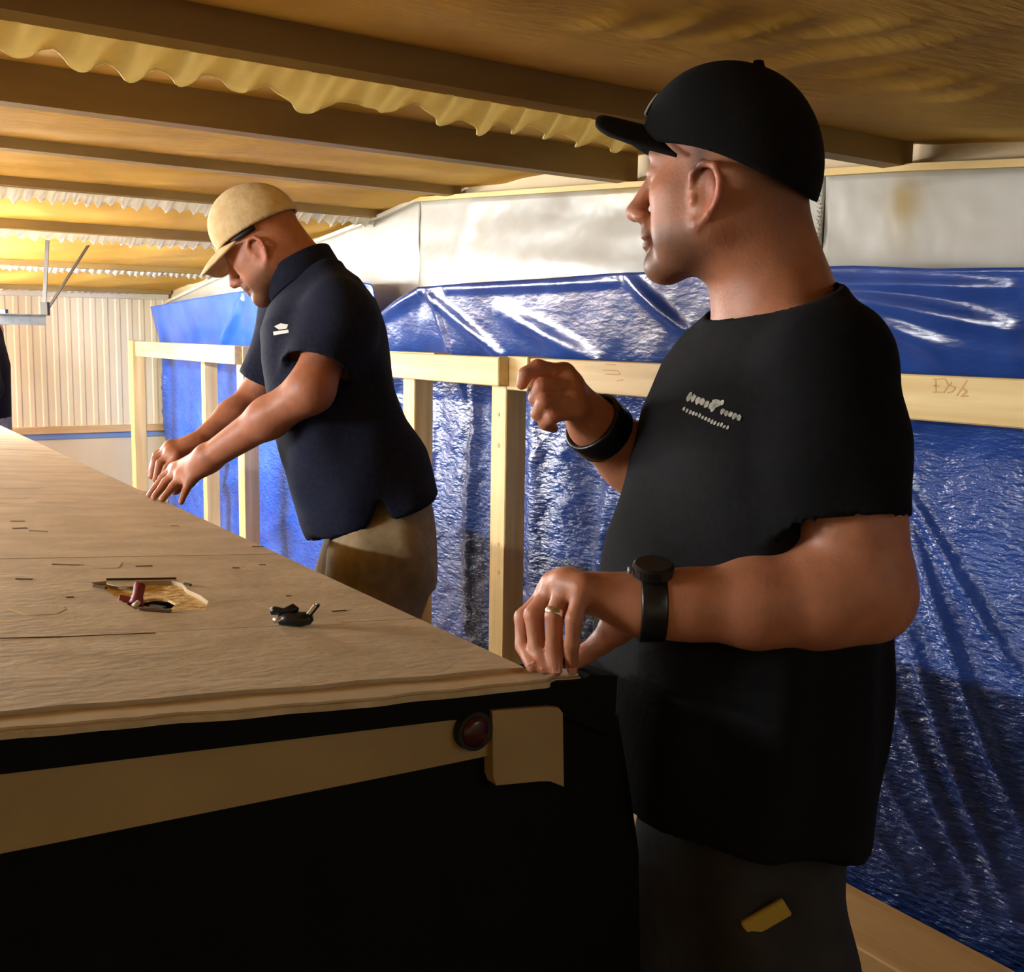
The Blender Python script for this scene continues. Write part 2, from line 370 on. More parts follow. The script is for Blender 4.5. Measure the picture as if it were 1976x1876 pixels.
tag(flap(PE[7], .055, 'flapw', 5, .02, wav=2), 'white crumpled insulation flap behind the top of the tan cap', 'insulation', 'loose insulation flaps')
tag(flap(PE[8], .05, 'flapw', 8, .02, wav=2), 'white insulation flap under the purlin that carries the door track hanger', 'insulation', 'loose insulation flaps')
tag(flap(PE[9], .04, 'flapw', 9, .015, wav=2.5), 'thin white insulation flap at the brim of the tan cap', 'insulation', 'loose insulation flaps')
tag(flap(PE[10], .02, 'flapw', 11, .008, wav=2), 'narrow white insulation flap above the corrugated wall', 'insulation', 'loose insulation flaps')
# small dark strap between purlins above the tan cap
tag(bar('purlin_strap', W(418, 338, 4.2), W(462, 372, 4.15), .03, .012, 'darkiron'), 'short dark strap on the ceiling above the tan cap', 'strap')

# ------------------------------------------------------------------ white insulation sheets above the tarp
topline = [(-.5, 1.70), (.8, 1.76)]+[(onX(x, y, 2.12)[1], onX(x, y, 2.12)[2]) for x, y in [(1976, 320), (1760, 328), (1590, 338), (1230, 360), (890, 382), (810, 388), (740, 420), (590, 478), (420, 540), (325, 585)]]
ty = np.array([p[0] for p in topline]); tz = np.array([p[1] for p in topline])
def stainfield(y, z):
    c = np.ones(y.shape+(3,))
    def spot(px, py, sy, sz, col, a):
        q = onX(px, py, 2.11); d = np.exp(-((y-q[1])/sy)**2-((z-q[2])/sz)**2)*a
        return d[..., None]*(1-np.array(col))
    c -= spot(1742, 385, .05, .05, (.72, .50, .14), .95)
    c -= spot(1735, 430, .04, .07, (.80, .66, .36), .5)
    c -= spot(1075, 395, .10, .05, (.52, .44, .32), .75)
    c -= spot(1200, 372, .16, .03, (.85, .62, .22), .95)
    c -= spot(925, 480, .05, .12, (.80, .74, .60), .6)
    c -= spot(800, 590, .05, .06, (.55, .50, .40), .9)
    c -= spot(655, 455, .09, .03, (.80, .88, .92), .7)
    return np.clip(c, .05, 1)
def whitesheet(y0, y1, label, seed, x0=2.118):
    ny, nz = max(20, int((y1-y0)*60)), 26
    y = np.linspace(y0, y1, ny)[:, None]*np.ones((1, nz)); zt = np.interp(y[:, :1], ty, tz)
    z = 1.42+(zt-1.42)*np.linspace(0, 1, nz)[None, :]
    x = x0+.006*sn(y, z*2, seed, 5, 5)*np.sin(np.pi*np.linspace(0, 1, nz))[None, :]-.008*np.exp(-((y-onX(880, 470, 2.1)[1]+(z-1.75)*.5)/.05)**2)
    V, Fs = gridvf(np.stack([x, y, z], -1))
    return tag(solid(obj('insulation_sheet', V, Fs, 'white', smooth=True, vcol=stainfield(y, z).reshape(-1, 3)), .004), label, 'insulation')
ys1 = onX(1590, 430, 2.118)[1]; ys2 = onX(812, 470, 2.118)[1]
s1 = whitesheet(-1.2, ys1-.001, 'white vinyl insulation sheet with a brown stain behind the black cap', 1)
s2 = whitesheet(ys1+.001, ys2-.001, 'white creased insulation sheet with grey and gold stains above the sagging tarp', 2)
s3 = whitesheet(ys2+.001, 7.45, 'white insulation sheet with a sloping top edge behind the tan cap', 3)
def staples(yc, par, n):
    V = []; Fs = []
    for k in range(n):
        z = 1.63+k*(np.interp(yc, ty, tz)-1.63)/n
        v, f_ = boxvf((2.104, yc+random.uniform(-.004, .004), z), X3, unit((0, 1, random.uniform(.2, .9))), Z3, .0015, .005, .0015)
        Fs += [tuple(i+len(V) for i in q) for q in f_]; V += v
    o = obj('staple_row', V, Fs, 'stitch', par); o['kind'] = 'stuff'
staples(ys1+.006, s2, 22)
for k in range(len(ty)-4):         # thin gold trim strip along the top of the white sheets
    pass
def toptrim(i0, i1, label):
    V = []; Fs = []
    for i in range(i0, i1+1):
        for dx, dz in ((0, -.004), (-.022, -.004), (-.022, .012), (0, .012)): V.append((2.118+dx, ty[i], tz[i]+dz))
    n = i1-i0+1
    for i in range(n-1):
        for k in range(4): Fs.append((i*4+k, i*4+(k+1) % 4, i*4+4+(k+1) % 4, i*4+4+k))
    Fs += [(0, 1, 2, 3), tuple((n-1)*4+k for k in (3, 2, 1, 0))]
    return Fs, V
Fs, V = toptrim(0, 7, ''); struct(obj('trim_8', V, Fs, 'trimgold'))
Fs, V = toptrim(7, 11, ''); struct(obj('trim_9', V, Fs, 'flapw'))

# ------------------------------------------------------------------ blue tarps
def tarp(y0, y1, top, folds, base, amp, seed, mt, label, bulge=.0):
    ny, nz = int((y1-y0)*110), 190
    y = np.linspace(y0, y1, ny)[:, None]*np.ones((1, nz))
    zt = np.interp(y[:, :1], [p[0] for p in top], [p[1] for p in top])
    v = np.linspace(0, 1, nz)[None, :]; z = .015+(zt-.015)*v
    x = base+amp*.5*sn(y, z*.8, seed, 6, 3.)*np.clip((1-v)*6, 0, 1)*np.clip((v)*8, .3, 1)
    x = x-bulge*np.sin(np.pi*v)*1.0
    msk = .14+.86*np.clip((1.32-z)/.25, 0, 1)*np.clip((y-1.3)/1.0, .35, 1)
    x = x+.0036*msk*crumple(y, z*1.6, seed+5, 34, 45, 150)          # small crumples
    for (ax_, ay_, bx_, by_, w, A) in folds:
        a = onX(ax_, ay_, base)[1:]; b = onX(bx_, by_, base)[1:]
        d, t = segdist(y, z, a, b); x = x-A*np.exp(-(d/w)**2)*(.35+.65*np.sin(np.pi*np.clip(t, .03, .97)))
    x = x-.22*np.clip(z-1.22, 0, .5)+.10*np.clip(1.22-z, 0, .2)*.3
    x = np.clip(x, 1.93, 2.106)
    V, Fs = gridvf(np.stack([x, y, z], -1))
    return tag(solid(obj('tarpaulin', V, Fs, mt, smooth=True), .0025), label, 'tarp')
def tp(pts): return sorted((onX(x, y, 2.06)[1], onX(x, y, 2.06)[2]) for x, y in pts)
near_folds = [(1738, 930, 1990, 1330, .016, 0.022), (1742, 985, 1985, 1600, .018, 0.026), (1720, 1120, 1960, 1760, .018, 0.022), (1690, 1230, 1900, 1740, .016, 0.019), (1660, 1400, 1850, 1720, .014, 0.017), (1640, 1500, 1760, 1700, .012, 0.015),
              (1610, 545, 1990, 560, .012, 0.015), (1640, 560, 1980, 640, .022, 0.022), (1700, 600, 1930, 735, .03, 0.015), (1590, 530, 1740, 740, .02, 0.017), (1500, 560, 1976, 690, .03, 0.015),
              (855, 560, 990, 690, .022, 0.015), (870, 560, 900, 760, .02, 0.013), (1260, 540, 1360, 640, .018, 0.022), (1000, 600, 1180, 700, .03, 0.015), (770, 610, 850, 565, .02, 0.022), (900, 560, 1240, 545, .012, 0.013),
              (840, 800, 815, 1180, .03, 0.022), (1040, 760, 1030, 1200, .04, 0.015), (1150, 1150, 1190, 900, .03, 0.015), (920, 760, 900, 1200, .03, 0.013), (1940, 1795, 2040, 1810, .006, 0.009)]
top_near = tp([(2300, 520), (1976, 520), (1850, 522), (1700, 516), (1600, 518), (1400, 524), (1230, 530), (1100, 540), (950, 548), (850, 556), (800, 582), (765, 606)])
top_near = [(-1.0, 1.58)]+top_near
ytn = onX(765, 600, 2.06)[1]
tarp(-1.0, ytn, top_near, near_folds, 2.06, .012, 31, 'tarp', 'dark blue glossy tarp hung along the wall behind the black-shirted man', .012)
top_far = tp([(768, 600), (758, 550), (740, 545), (640, 548), (480, 566), (400, 578), (322, 592)])
far_folds = [(330, 600, 318, 860, .05, .03), (500, 580, 410, 720, .03, .03), (560, 1000, 440, 1080, .05, .03), (520, 900, 380, 960, .06, .035), (480, 860, 330, 980, .05, .03), (745, 550, 735, 640, .03, .03), (480, 700, 470, 850, .05, .02)]
tarp(ytn+.02, 7.44, top_far, far_folds, 2.06, .018, 37, 'tarpfar', 'bright blue tarp in the far corner behind the tan-capped man', .012)

# ------------------------------------------------------------------ wooden railing
RT = 1.388; RHH = .089
rl = empty('wooden_railing', (1.9, 4, 0))
tag(rl, 'yellow pine guard railing of posts and rails in front of the blue tarps', 'railing')
sx0, sx1 = 1.815, 2.02
box('sill_beam', (sx0, -1.0, 0), (sx1, 7.4, .2), 'sill', rl, .004)
def yA(px, X=1.85): return onX(px, 700, X)[1]
railA = box('rail', (1.80, yA(452, 1.80), RT-RHH), (1.838, yA(262, 1.80), RT), 'pine_y', rl)
railB = box('rail', (1.83, yA(962, 1.83), RT-RHH), (1.868, yA(500, 1.83), RT), 'pine_y', rl)
railC = box('rail', (1.876, -.9, RT-RHH), (1.914, yA(1022, 1.876), RT), 'pine_y', rl)
box('rail_cap', (1.83, yA(838, 1.83), RT), (1.9, yA(752, 1.83), RT+.004), 'pine_y', rl, .001)
for px_, X, zt, wy in ((978, 1.868, RT, .089), (800, 1.868, RT-.005, .089), (468, 1.838, RT-.002, .089), (394, 1.9, RT-.03, .06), (256, 1.80, RT+.004, .089)):
    y = yA(px_, X); box('post', (X, y, .2), (X+.075, y+wy, zt), 'pine_z', rl)
box('post', (1.914, .35, .2), (1.99, .439, RT), 'pine_z', rl)
box('rail_block', (1.868, yA(1018, 1.868), RT-.10), (1.945, yA(978, 1.868), RT+.003), 'pine_y', rl)
def strokes(name, par, X, segs, w, mt, kind=None):
    V = []; Fs = []
    for (x0, y0, x1, y1) in segs:
        a = onX(x0, y0, X); b = onX(x1, y1, X); d = unit(b-a); n = np.cross(d, X3)
        for p in (a-n*w, a+n*w, b+n*w, b-n*w): V.append(p)
        for p in (a-n*w, a+n*w, b+n*w, b-n*w): V.append(p+X3*.004)
        k = len(V)-8; Fs += [(k, k+1, k+2, k+3), (k, k+4, k+5, k+1), (k+1, k+5, k+6, k+2), (k+2, k+6, k+7, k+3), (k+3, k+7, k+4, k)]
    o = obj(name, V, Fs, mt, par); return o
strokes('grade_stamp', railC, 1.8755, [(1800, 732, 1824, 731), (1805, 733, 1806, 756), (1800, 757, 1823, 757), (1824, 732, 1830, 744), (1830, 744, 1822, 756), (1836, 738, 1832, 744), (1832, 744, 1844, 748), (1844, 748, 1838, 756), (1838, 756, 1828, 758), (1866, 734, 1846, 764), (1858, 750, 1866, 756), (1866, 756, 1856, 764), (1854, 765, 1868, 764), (1800, 745, 1812, 745)], .0016, 'stamp')
strokes('grade_stamp', railC, 1.8755, [(1168, 703, 1188, 704), (1163, 714, 1192, 716), (1168, 722, 1196, 723), (1192, 716, 1197, 722), (1190, 735, 1202, 733)], .0012, 'stamp')
# knots on the big post
for (zy, r_) in ((800, .006), (860, .008), (1050, .007), (1105, .006)):
    c = onX(962, zy, 1.8675); V, Fs = tubevf([c+X3*.002, c-X3*.0006], r_, 9); obj('knot', V, Fs, 'stamp', rl)

# ------------------------------------------------------------------ flatbed trailer with torn plywood deck
TAU = math.radians(4.2)
P0 = W(1012, 1288, 1.25)
EU = np.array([-math.cos(TAU), 0, math.sin(TAU)]); EV = Y3.copy(); EN = np.cross(EV, EU); EN = EN if EN[2] > 0 else -EN
def dk(px_, py_): q = onP(px_, py_, P0, EN)-P0; return (q@EU, q@EV)
def D(u_, v_, h=0.): return P0+u_*EU+v_*EV+h*EN
tr = empty('flatbed_trailer', (P0[0]-1.2, P0[1]+2.5, 0))
tag(tr, 'flatbed trailer with a worn plywood deck, black frame and cream bumper', 'trailer')
DW, DL = 2.4, 6.0
seam1 = dk(150, 1228)[1]; seam2 = dk(80, 1077)[1]
seams = [0, seam1, seam2, seam2+.62, seam2+1.84, seam2+3.06, DL]
hole = [dk(*p) for p in [(176, 1124), (210, 1120), (268, 1121), (330, 1120), (352, 1126), (362, 1138), (385, 1148), (402, 1160), (396, 1176), (345, 1178), (322, 1178), (296, 1172), (262, 1176), (236, 1160), (200, 1136)]]
for i in range(len(seams)-1):
    v0, v1 = seams[i]+.0014, seams[i+1]-.0014
    outer = [(0, v0), (DW, v0), (DW, v1), (0, v1)]
    if i == 0:
        outer = [(k*DW/60, v0+.0025*math.sin(k*1.7)+random.uniform(-.0015, .0015)) for k in range(61)]+[(DW, v1), (0, v1)]
    hl = [hole] if v0 < hole[0][1] < v1 else []
    plate('deck_sheet', outer, hl, P0, EU, EV, EN, -.018, -.0002*(i % 2), 'ply', tr)
slot = [dk(*p) for p in [(276, 1150), (300, 1146), (325, 1148), (341, 1156), (330, 1166), (300, 1165), (278, 1160)]]
hc = np.mean(hole, 0)
inner = [tuple(hc+(np.array(p)-hc)*1.12) for p in hole]
plate('torn_core', inner, [slot], P0, EU, EV, EN, -.0095, -.006, 'osb', tr)
plate('torn_core_floor', [tuple(hc+(np.array(p)-hc)*1.1) for p in hole], [], P0, EU, EV, EN, -.034, -.029, 'black', tr)  # black colour stands in for the shade down in the slot
# splinters around the torn patch
for (x0, y0, x1, y1, w) in ((180, 1133, 205, 1138, .004), (270, 1178, 330, 1182, .007), (205, 1121, 340, 1119, .0022), (355, 1129, 368, 1132, .004), (290, 1172, 318, 1176, .006)):
    a = np.array(dk(x0, y0)); b = np.array(dk(x1, y1)); bar('splinter', D(*a, .002), D(*b, .002), w, .003, 'knot', tr, up=EN, ch=.0004)
# cracks, dents and scuffs of the face veneer
for (x0, y0, x1, y1, w) in ((20, 1006, 48, 1006, .006), (24, 1020, 52, 1019, .010), (56, 1024, 92, 1026, .004), (100, 1089, 162, 1091, .005), (262, 1093, 294, 1092, .004), (30, 1117, 62, 1118, .008), (127, 1153, 142, 1152, .005), (486, 1055, 508, 1055, .007), (448, 1096, 462, 1096, .005), (500, 1090, 513, 1090, .005), (552, 1150, 562, 1150, .004), (640, 1180, 668, 1178, .003), (330, 1015, 345, 1015, .005), (0, 1232, 120, 1229, .0016), (120, 1229, 300, 1222, .001)):
    a = np.array(dk(x0, y0)); b = np.array(dk(x1, y1)); bar('deck_crack', D(*a, 0), D(*b, 0), w, .0012, 'knot', tr, up=EN, ch=.0003)
for (x_, y_, rx, ry) in ((75, 1178, .028, .03), (195, 1090, .03, .035), (30, 940, .05, .03), (20, 960, .04, .02), (110, 968, .04, .02), (630, 1200, .02, .02), (300, 950, .05, .03), (240, 1125, .02, .03), (600, 1310, .012, .02)):
    c = dk(x_, y_); pts = [(c[0]+rx*math.cos(q)*(1+.2*math.sin(3*q+x_)), c[1]+ry*math.sin(q)*(1+.2*math.cos(2*q))) for q in np.linspace(0, 6.28, 15)[:-1]]
    plate('deck_scuff', pts, [], P0, EU, EV, EN, -.001, .00015, 'pale', tr)
# torn lower ply strip along the front
n = 150; us = np.linspace(-.055, DW, n)
def redge(q, s): return sn(q, q*0, s, 5, 22)*.0022+sn(q, q*0, s+1, 4, 95)*.0011
out_ = [(u_, -.040-.002*math.sin(u_*9)+redge(np.array(u_), 71)+(.012 if u_ < -.01 else 0)) for u_ in us]
plate('edge_strip', out_+[(DW, .01), (-.052, .01)], [], P0, EU, EV, EN, -.013, -.007, 'plyedge', tr)
out2 = [(u_, p[1]+.006+redge(np.array(u_), 91)*.6) for u_, p in zip(us, out_)]
plate('edge_layer', out2+[(DW, .01), (-.05, .01)], [], P0, EU, EV, EN, -.007, -.0045, 'pale', tr)
# black frame, cream bumper, lamp
FYB = P0[1]-.036
def CHT(u_): q = D(u_, -.036, -.0085); d_ = q-CAM; z_ = d_@cf; return (988+F*(d_@cr)/z_, 938-F*(d_@cu)/z_)
def frontplate(name, pts, y0, t, mt, par=tr, holes=()):
    q = [onY(p[0], p[1], y0) if isinstance(p[0], (int, float)) else None for p in pts]
    for i, p in enumerate(pts):          # outline points beyond the view run on to the far side of the trailer
        if q[i] is None:
            a_, b_ = [onY(*w_, y0) for w_ in p[1]]; X_ = P0[0]-DW+.02; q[i] = a_+(b_-a_)*(X_-a_[0])/(b_[0]-a_[0])
    return plate(name, [(p[0], p[2]) for p in q], [], np.array([0, y0, 0]), X3, Z3, Y3, 0, t, mt, par)
frontplate('front_channel', [CHT(DW), CHT(0), CHT(-.055), (1140, 1302), (1192, 1304), (1185, 1420), (1090, 1385), (870, 1390), (0, 1495), ('far', ((0, 1495), (-900, 1610)))], FYB, .05, 'black')
frontplate('front_skirt', [('far', ((870, 1385), (-900, 1600))), (870, 1385), (1192, 1380), (1212, 1500), (1232, 1640), (1246, 2600), ('far', ((1246, 2560), (900, 2560)))], FYB+.012, .04, 'black')
bp_ = frontplate('bumper_panel', [('far', ((0, 1489), (-900, 1600))), (0, 1489), (500, 1430), (868, 1386), (946, 1376), (946, 1458), (800, 1488), (0, 1648), ('far', ((800, 1488), (0, 1600)))], FYB+.002, .012, 'cream')
bp_['label'] = 'cream painted bumper panel'
frontplate('bumper_end', [(950, 1372), (1060, 1364), (1078, 1366), (1086, 1376), (1088, 1518), (1062, 1508), (1040, 1508), (958, 1516), (952, 1500)], FYB-.006, .022, 'cream')
c = onY(911, 1408, FYB)
V, Fs = tubevf([c+Y3*.004, c-Y3*.008], [.0215, .0205], 28); tl = obj('tail_light', V, Fs, 'rubber', tr, smooth=False)
V, Fs = tubevf([c-Y3*.006, c-Y3*.0105, c-Y3*.013], [.0165, .0155, .010], 24); obj('lens', V, Fs, 'lens', tl, smooth=True)
sx = onY(1185, 1400, FYB)[0]
zs = P0[2]-.03
box('side_beam', (P0[0]-.06, P0[1]-.02, zs-.12), (P0[0]-.004, P0[1]+DL, zs+.010), 'black', tr)
box('corner_bracket', (P0[0]-.01, P0[1]-.02, zs-.16), (P0[0]+.062, P0[1]+.09, zs+.004), 'black', tr)
box('side_skirt', (P0[0]-.06, P0[1]-.015, .12), (P0[0]-.01, P0[1]+DL, zs-.12), 'black', tr)
for yy in (P0[1]+.15, P0[1]+3.2, P0[1]+5.7):
    for xx in (P0[0]-.12, P0[0]-2.1):
        box('support_leg', (xx-.05, yy-.05, 0), (xx+.05, yy+.05, 1.0), 'black', tr)

# ------------------------------------------------------------------ small things lying on the deck
c = np.array(dk(262, 1160)); b0 = D(*c, -.006)
pk = empty('peg', b0); tag(pk, 'dark red plastic peg standing in the torn patch of the deck', 'peg')
tipw = onP(266, 1124, b0, FH); ax_ = unit(W(268, 1122, 1.55)-W(260, 1160, 1.55)); sc = np.linalg.norm(b0-CAM)
Lp = .030
prof = [(0, .011, .007), (.2, .0095, .0065), (.45, .007, .006), (.75, .0075, .006), (.92, .007, .005), (1, .004, .003)]
V = []; Fs = []
e1 = unit(np.cross(ax_, FH)); e2 = np.cross(ax_, e1)
for t, a, b in prof:
    for k in range(12): V.append(b0+ax_*t*Lp+e1*a*math.cos(k*math.pi/6)+e2*b*math.sin(k*math.pi/6))
for i in range(len(prof)-1):
    for k in range(12): Fs.append((i*12+k, i*12+(k+1) % 12, (i+1)*12+(k+1) % 12, (i+1)*12+k))
Fs += [tuple(range(12))[::-1], tuple(60+k for k in range(12))]
obj('peg_body', V, Fs, 'redplastic', pk, smooth=True)
V, Fs = boxvf(b0+e1*.012+EN*.006, e1, e2, ax_, .009, .003, .004, .001); obj('wing', V, Fs, 'redplastic', pk)
V, Fs = tubevf([D(*dk(258, 1168), -.002), D(*dk(268, 1167), .004)], [.004, .003], 8); obj('tip', V, Fs, 'whiteplastic', pk, smooth=True)
cg = np.array(dk(565, 1208)); g0 = D(*cg, 0)
gd = empty('folding_tool', g0); tag(gd, 'small black folding tool with a bright metal tab on the deck', 'tool')
rx = unit(RH-EN*(RH@EN)); fy = np.cross(EN, rx)
def gp(dx, dz, dy=0): return g0+rx*dx/1650+EN*dz/1500+fy*dy
V, Fs = tubevf([gp(-28, 9), gp(-10, 12), gp(12, 13), gp(32, 16), gp(38, 18)], [.006, .0085, .009, .0075, .004], 12); obj('tool_body', V, Fs, 'blackplastic', gd, smooth=True)
V, Fs = tubevf([gp(-46, 22, .004), gp(-38, 24, .004), gp(-20, 24, .004), gp(-2, 30, .004), gp(8, 28, .004)], [.0045, .0055, .004, .0065, .003], 10); obj('handle', V, Fs, 'blackplastic', gd, smooth=True)
V, Fs = tubevf([gp(-38, 8, -.003), gp(-20, 12, -.003)], [.003, .004], 8); obj('pin', V, Fs, 'chrome', gd, smooth=True)
V, Fs = boxvf(gp(33, 29), unit(rx*.55+EN*.8), fy, np.cross(unit(rx*.55+EN*.8), fy), .011, .004, .0022, .0008); obj('metal_tab', V, Fs, 'chrome', gd)
V, Fs = boxvf(gp(40, 31), unit(rx*.55+EN*.8), fy, np.cross(unit(rx*.55+EN*.8), fy), .010, .003, .002, .0008); obj('clip', V, Fs, 'blackplastic', gd)

# ------------------------------------------------------------------ hanging door track at the left
TD = 5.2
tk = empty('door_track', W(60, 622, TD)); tag(tk, 'galvanised overhead door track hung from the ceiling on angle hangers', 'door track')
a = W(88, 616, TD); b = a-X3*2.2-Y3*.02
V, Fs = [], []
prof = [(0, 0), (0, .05), (.022, .05), (.022, .046), (.004, .046), (.004, .004), (.022, .004), (.022, 0)]
for p in (a, b):
    for y_, z_ in prof: V.append(p+Y3*-y_+Z3*(z_-.028))
n = len(prof); Fs = [(k, (k+1) % n, n+(k+1) % n, n+k) for k in range(n)]+[tuple(range(n))[::-1], tuple(range(n, 2*n))]
obj('track', V, Fs, 'galv', tk)
bar('hanger', W(84, 612, TD), W(92, 452, TD), .022, .004, 'darkiron', tk)
bar('hanger', W(86, 606, TD), W(182, 455, TD+.3), .018, .004, 'darkiron', tk)
bar('hanger_plate', W(80, 596, TD-.01), W(94, 596, TD-.01), .03, .06, 'darkiron', tk)
bar('end_bracket', W(-14, 612, TD-.03), W(14, 612, TD-.03), .03, .07, 'blackplastic', tk)

# ------------------------------------------------------------------ fill lights added out of view, built as tube fixtures
def fill_light(x, y, z, L, power, label):
    r_ = empty('fill_light', (x, y, z)); tag(r_, label, 'lamp', 'added fill lights')
    box('housing', (x-.07, y-L/2, z+.03), (x+.07, y+L/2, z+.07), 'whiteplastic', r_)
    for dx in (-.035, .035):
        V, Fs = tubevf([(x+dx, y-L/2+.02, z+.012), (x+dx, y+L/2-.02, z+.012)], .0135, 12); t = obj('tube', V, Fs, tube_mat(power), r_, smooth=True)
    for sy in (-1, 1): bar('hanger_wire', (x, y+sy*L*.4, z+.07), (x, y+sy*L*.4, z+.22), .004, .004, 'darkiron', r_, up=X3, ch=0)
def tube_mat(p):
    mt, nt, b = newmat('glowing tube'); b.inputs['Emission Color'].default_value = (.90, .96, 1, 1); b.inputs['Emission Strength'].default_value = p; return mt
fill_light(.2, 5.5, 1.70, 1.2, 240, 'added white twin tube fill light over the trailer deck')
fill_light(-2.2, 2.5, 1.78, 1.2, 255, 'added white twin tube fill light at the left of the trailer deck')
fill_light(1.3, -.9, 1.62, 1.2, 9, 'added white twin tube fill light over the aisle')
fill_light(-1.2, 6.4, 1.54, 1.2, 200, 'added white twin tube fill light near the garage door')

# ------------------------------------------------------------------ people: smooth distance fields turned into meshes
class Field:
    def __init__(s, lo, hi, h):
        s.lo = np.asarray(lo, float); s.h = h
        s.n = np.ceil((np.asarray(hi, float)-s.lo)/h).astype(int)+1
        s.f = np.full(s.n, .06, np.float32)
        s.ax = [(s.lo[i]+h*np.arange(s.n[i])).astype(np.float32) for i in range(3)]
    def block(s, lo, hi):
        a = np.clip(np.floor((np.asarray(lo)-s.lo)/s.h).astype(int), 0, s.n); b = np.clip(np.ceil((np.asarray(hi)-s.lo)/s.h).astype(int)+1, 0, s.n)
        if (b <= a).any(): return None, None
        sl = tuple(slice(a[i], b[i]) for i in range(3))
        return sl, (s.ax[0][sl[0]][:, None, None], s.ax[1][sl[1]][None, :, None], s.ax[2][sl[2]][None, None, :])
    def add(s, fn, lo, hi, k=.02):
        m_ = k+.012; sl, P = s.block(np.asarray(lo)-m_, np.asarray(hi)+m_)
        if sl is None: return
        d = fn(*P).astype(np.float32); a = s.f[sl]
        if k > 0:
            hh = np.maximum(k-np.abs(a-d), 0)/k; s.f[sl] = np.minimum(a, d)-hh*hh*k*.25
        else: s.f[sl] = np.minimum(a, d)
    def sub(s, fn, lo, hi, k=.006):
        m_ = k+.012; sl, P = s.block(np.asarray(lo)-m_, np.asarray(hi)+m_)
        if sl is None: return
        d = -fn(*P).astype(np.float32); a = s.f[sl]
        hh = np.maximum(k-np.abs(a-d), 0)/k; s.f[sl] = np.maximum(a, d)+hh*hh*k*.25
    def cone(s, a, b, ra, rb, k=.02, sub=False, plane=None):
        a = np.asarray(a, float); b = np.asarray(b, float); ab = b-a; L2 = max(ab@ab, 1e-9)
        def fn(x, y, z):
            t = np.clip(((x-a[0])*ab[0]+(y-a[1])*ab[1]+(z-a[2])*ab[2])/L2, 0, 1)
            d = np.sqrt((x-a[0]-t*ab[0])**2+(y-a[1]-t*ab[1])**2+(z-a[2]-t*ab[2])**2)-(ra+(rb-ra)*t)
            if plane is not None: p_, n_ = plane; d = np.maximum(d, (x-p_[0])*n_[0]+(y-p_[1])*n_[1]+(z-p_[2])*n_[2])
            return d
        R_ = max(ra, rb); (s.sub if sub else s.add)(fn, np.minimum(a, b)-R_, np.maximum(a, b)+R_, k)
    def chain(s, pts, rad, k=.02, plane=None):
        for i in range(len(pts)-1): s.cone(pts[i], pts[i+1], rad[i], rad[i+1], k, plane=plane)
    def at(s, V):
        g = (V-s.lo)/s.h; i = np.clip(np.floor(g).astype(int), 0, s.n-2); t = g-i; out = 0
        for d in np.ndindex(2, 2, 2):
            w = 1
            for a_ in range(3): w = w*(t[:, a_] if d[a_] else 1-t[:, a_])
            out = out+w*s.f[i[:, 0]+d[0], i[:, 1]+d[1], i[:, 2]+d[2]]
        return out
    def ell(s, c, r, R=np.eye(3), k=.02, sub=False):
        c = np.asarray(c, float); r = np.asarray(r, float)
        def fn(x, y, z):
            dx, dy, dz = x-c[0], y-c[1], z-c[2]
            q = [(R[0, i]*dx+R[1, i]*dy+R[2, i]*dz) for i in range(3)]
            k0 = np.sqrt((q[0]/r[0])**2+(q[1]/r[1])**2+(q[2]/r[2])**2); k1 = np.sqrt((q[0]/r[0]**2)**2+(q[1]/r[1]**2)**2+(q[2]/r[2]**2)**2)+1e-6
            return k0*(k0-1)/k1
        e = np.abs(R)@r; (s.sub if sub else s.add)(fn, c-e, c+e, k)
    def loft(s, st, w, lat, k=.02, p=2.2, grow=0.):
        """st: list of (centre, half_lat, half_fwd); stations ordered along w"""
        w = unit(w); lat = unit(lat-w*(lat@w)); fw = np.cross(lat, w)
        t_ = np.array([c@w for c, _, _ in st]); cl = np.array([c@lat for c, _, _ in st]); cfw = np.array([c@fw for c, _, _ in st])
        A = np.array([a for _, a, _ in st])+grow; B = np.array([b for _, _, b in st])+grow
        def fn(x, y, z):
            t = x*w[0]+y*w[1]+z*w[2]; tc = np.clip(t, t_[0], t_[-1])
            a = np.interp(tc, t_, A); b = np.interp(tc, t_, B)
            u_ = np.abs(x*lat[0]+y*lat[1]+z*lat[2]-np.interp(tc, t_, cl)); v_ = np.abs(x*fw[0]+y*fw[1]+z*fw[2]-np.interp(tc, t_, cfw))
            q = ((u_/a)**p+(v_/b)**p)**(1/p); d = (q-1)*np.minimum(a, b)
            e = np.abs(t-tc); return np.where(e > 1e-6, np.maximum(d, e), d)
        C_ = np.array([c for c, _, _ in st]); R_ = max(A.max(), B.max()); s.add(fn, C_.min(0)-R_, C_.max(0)+R_, k)
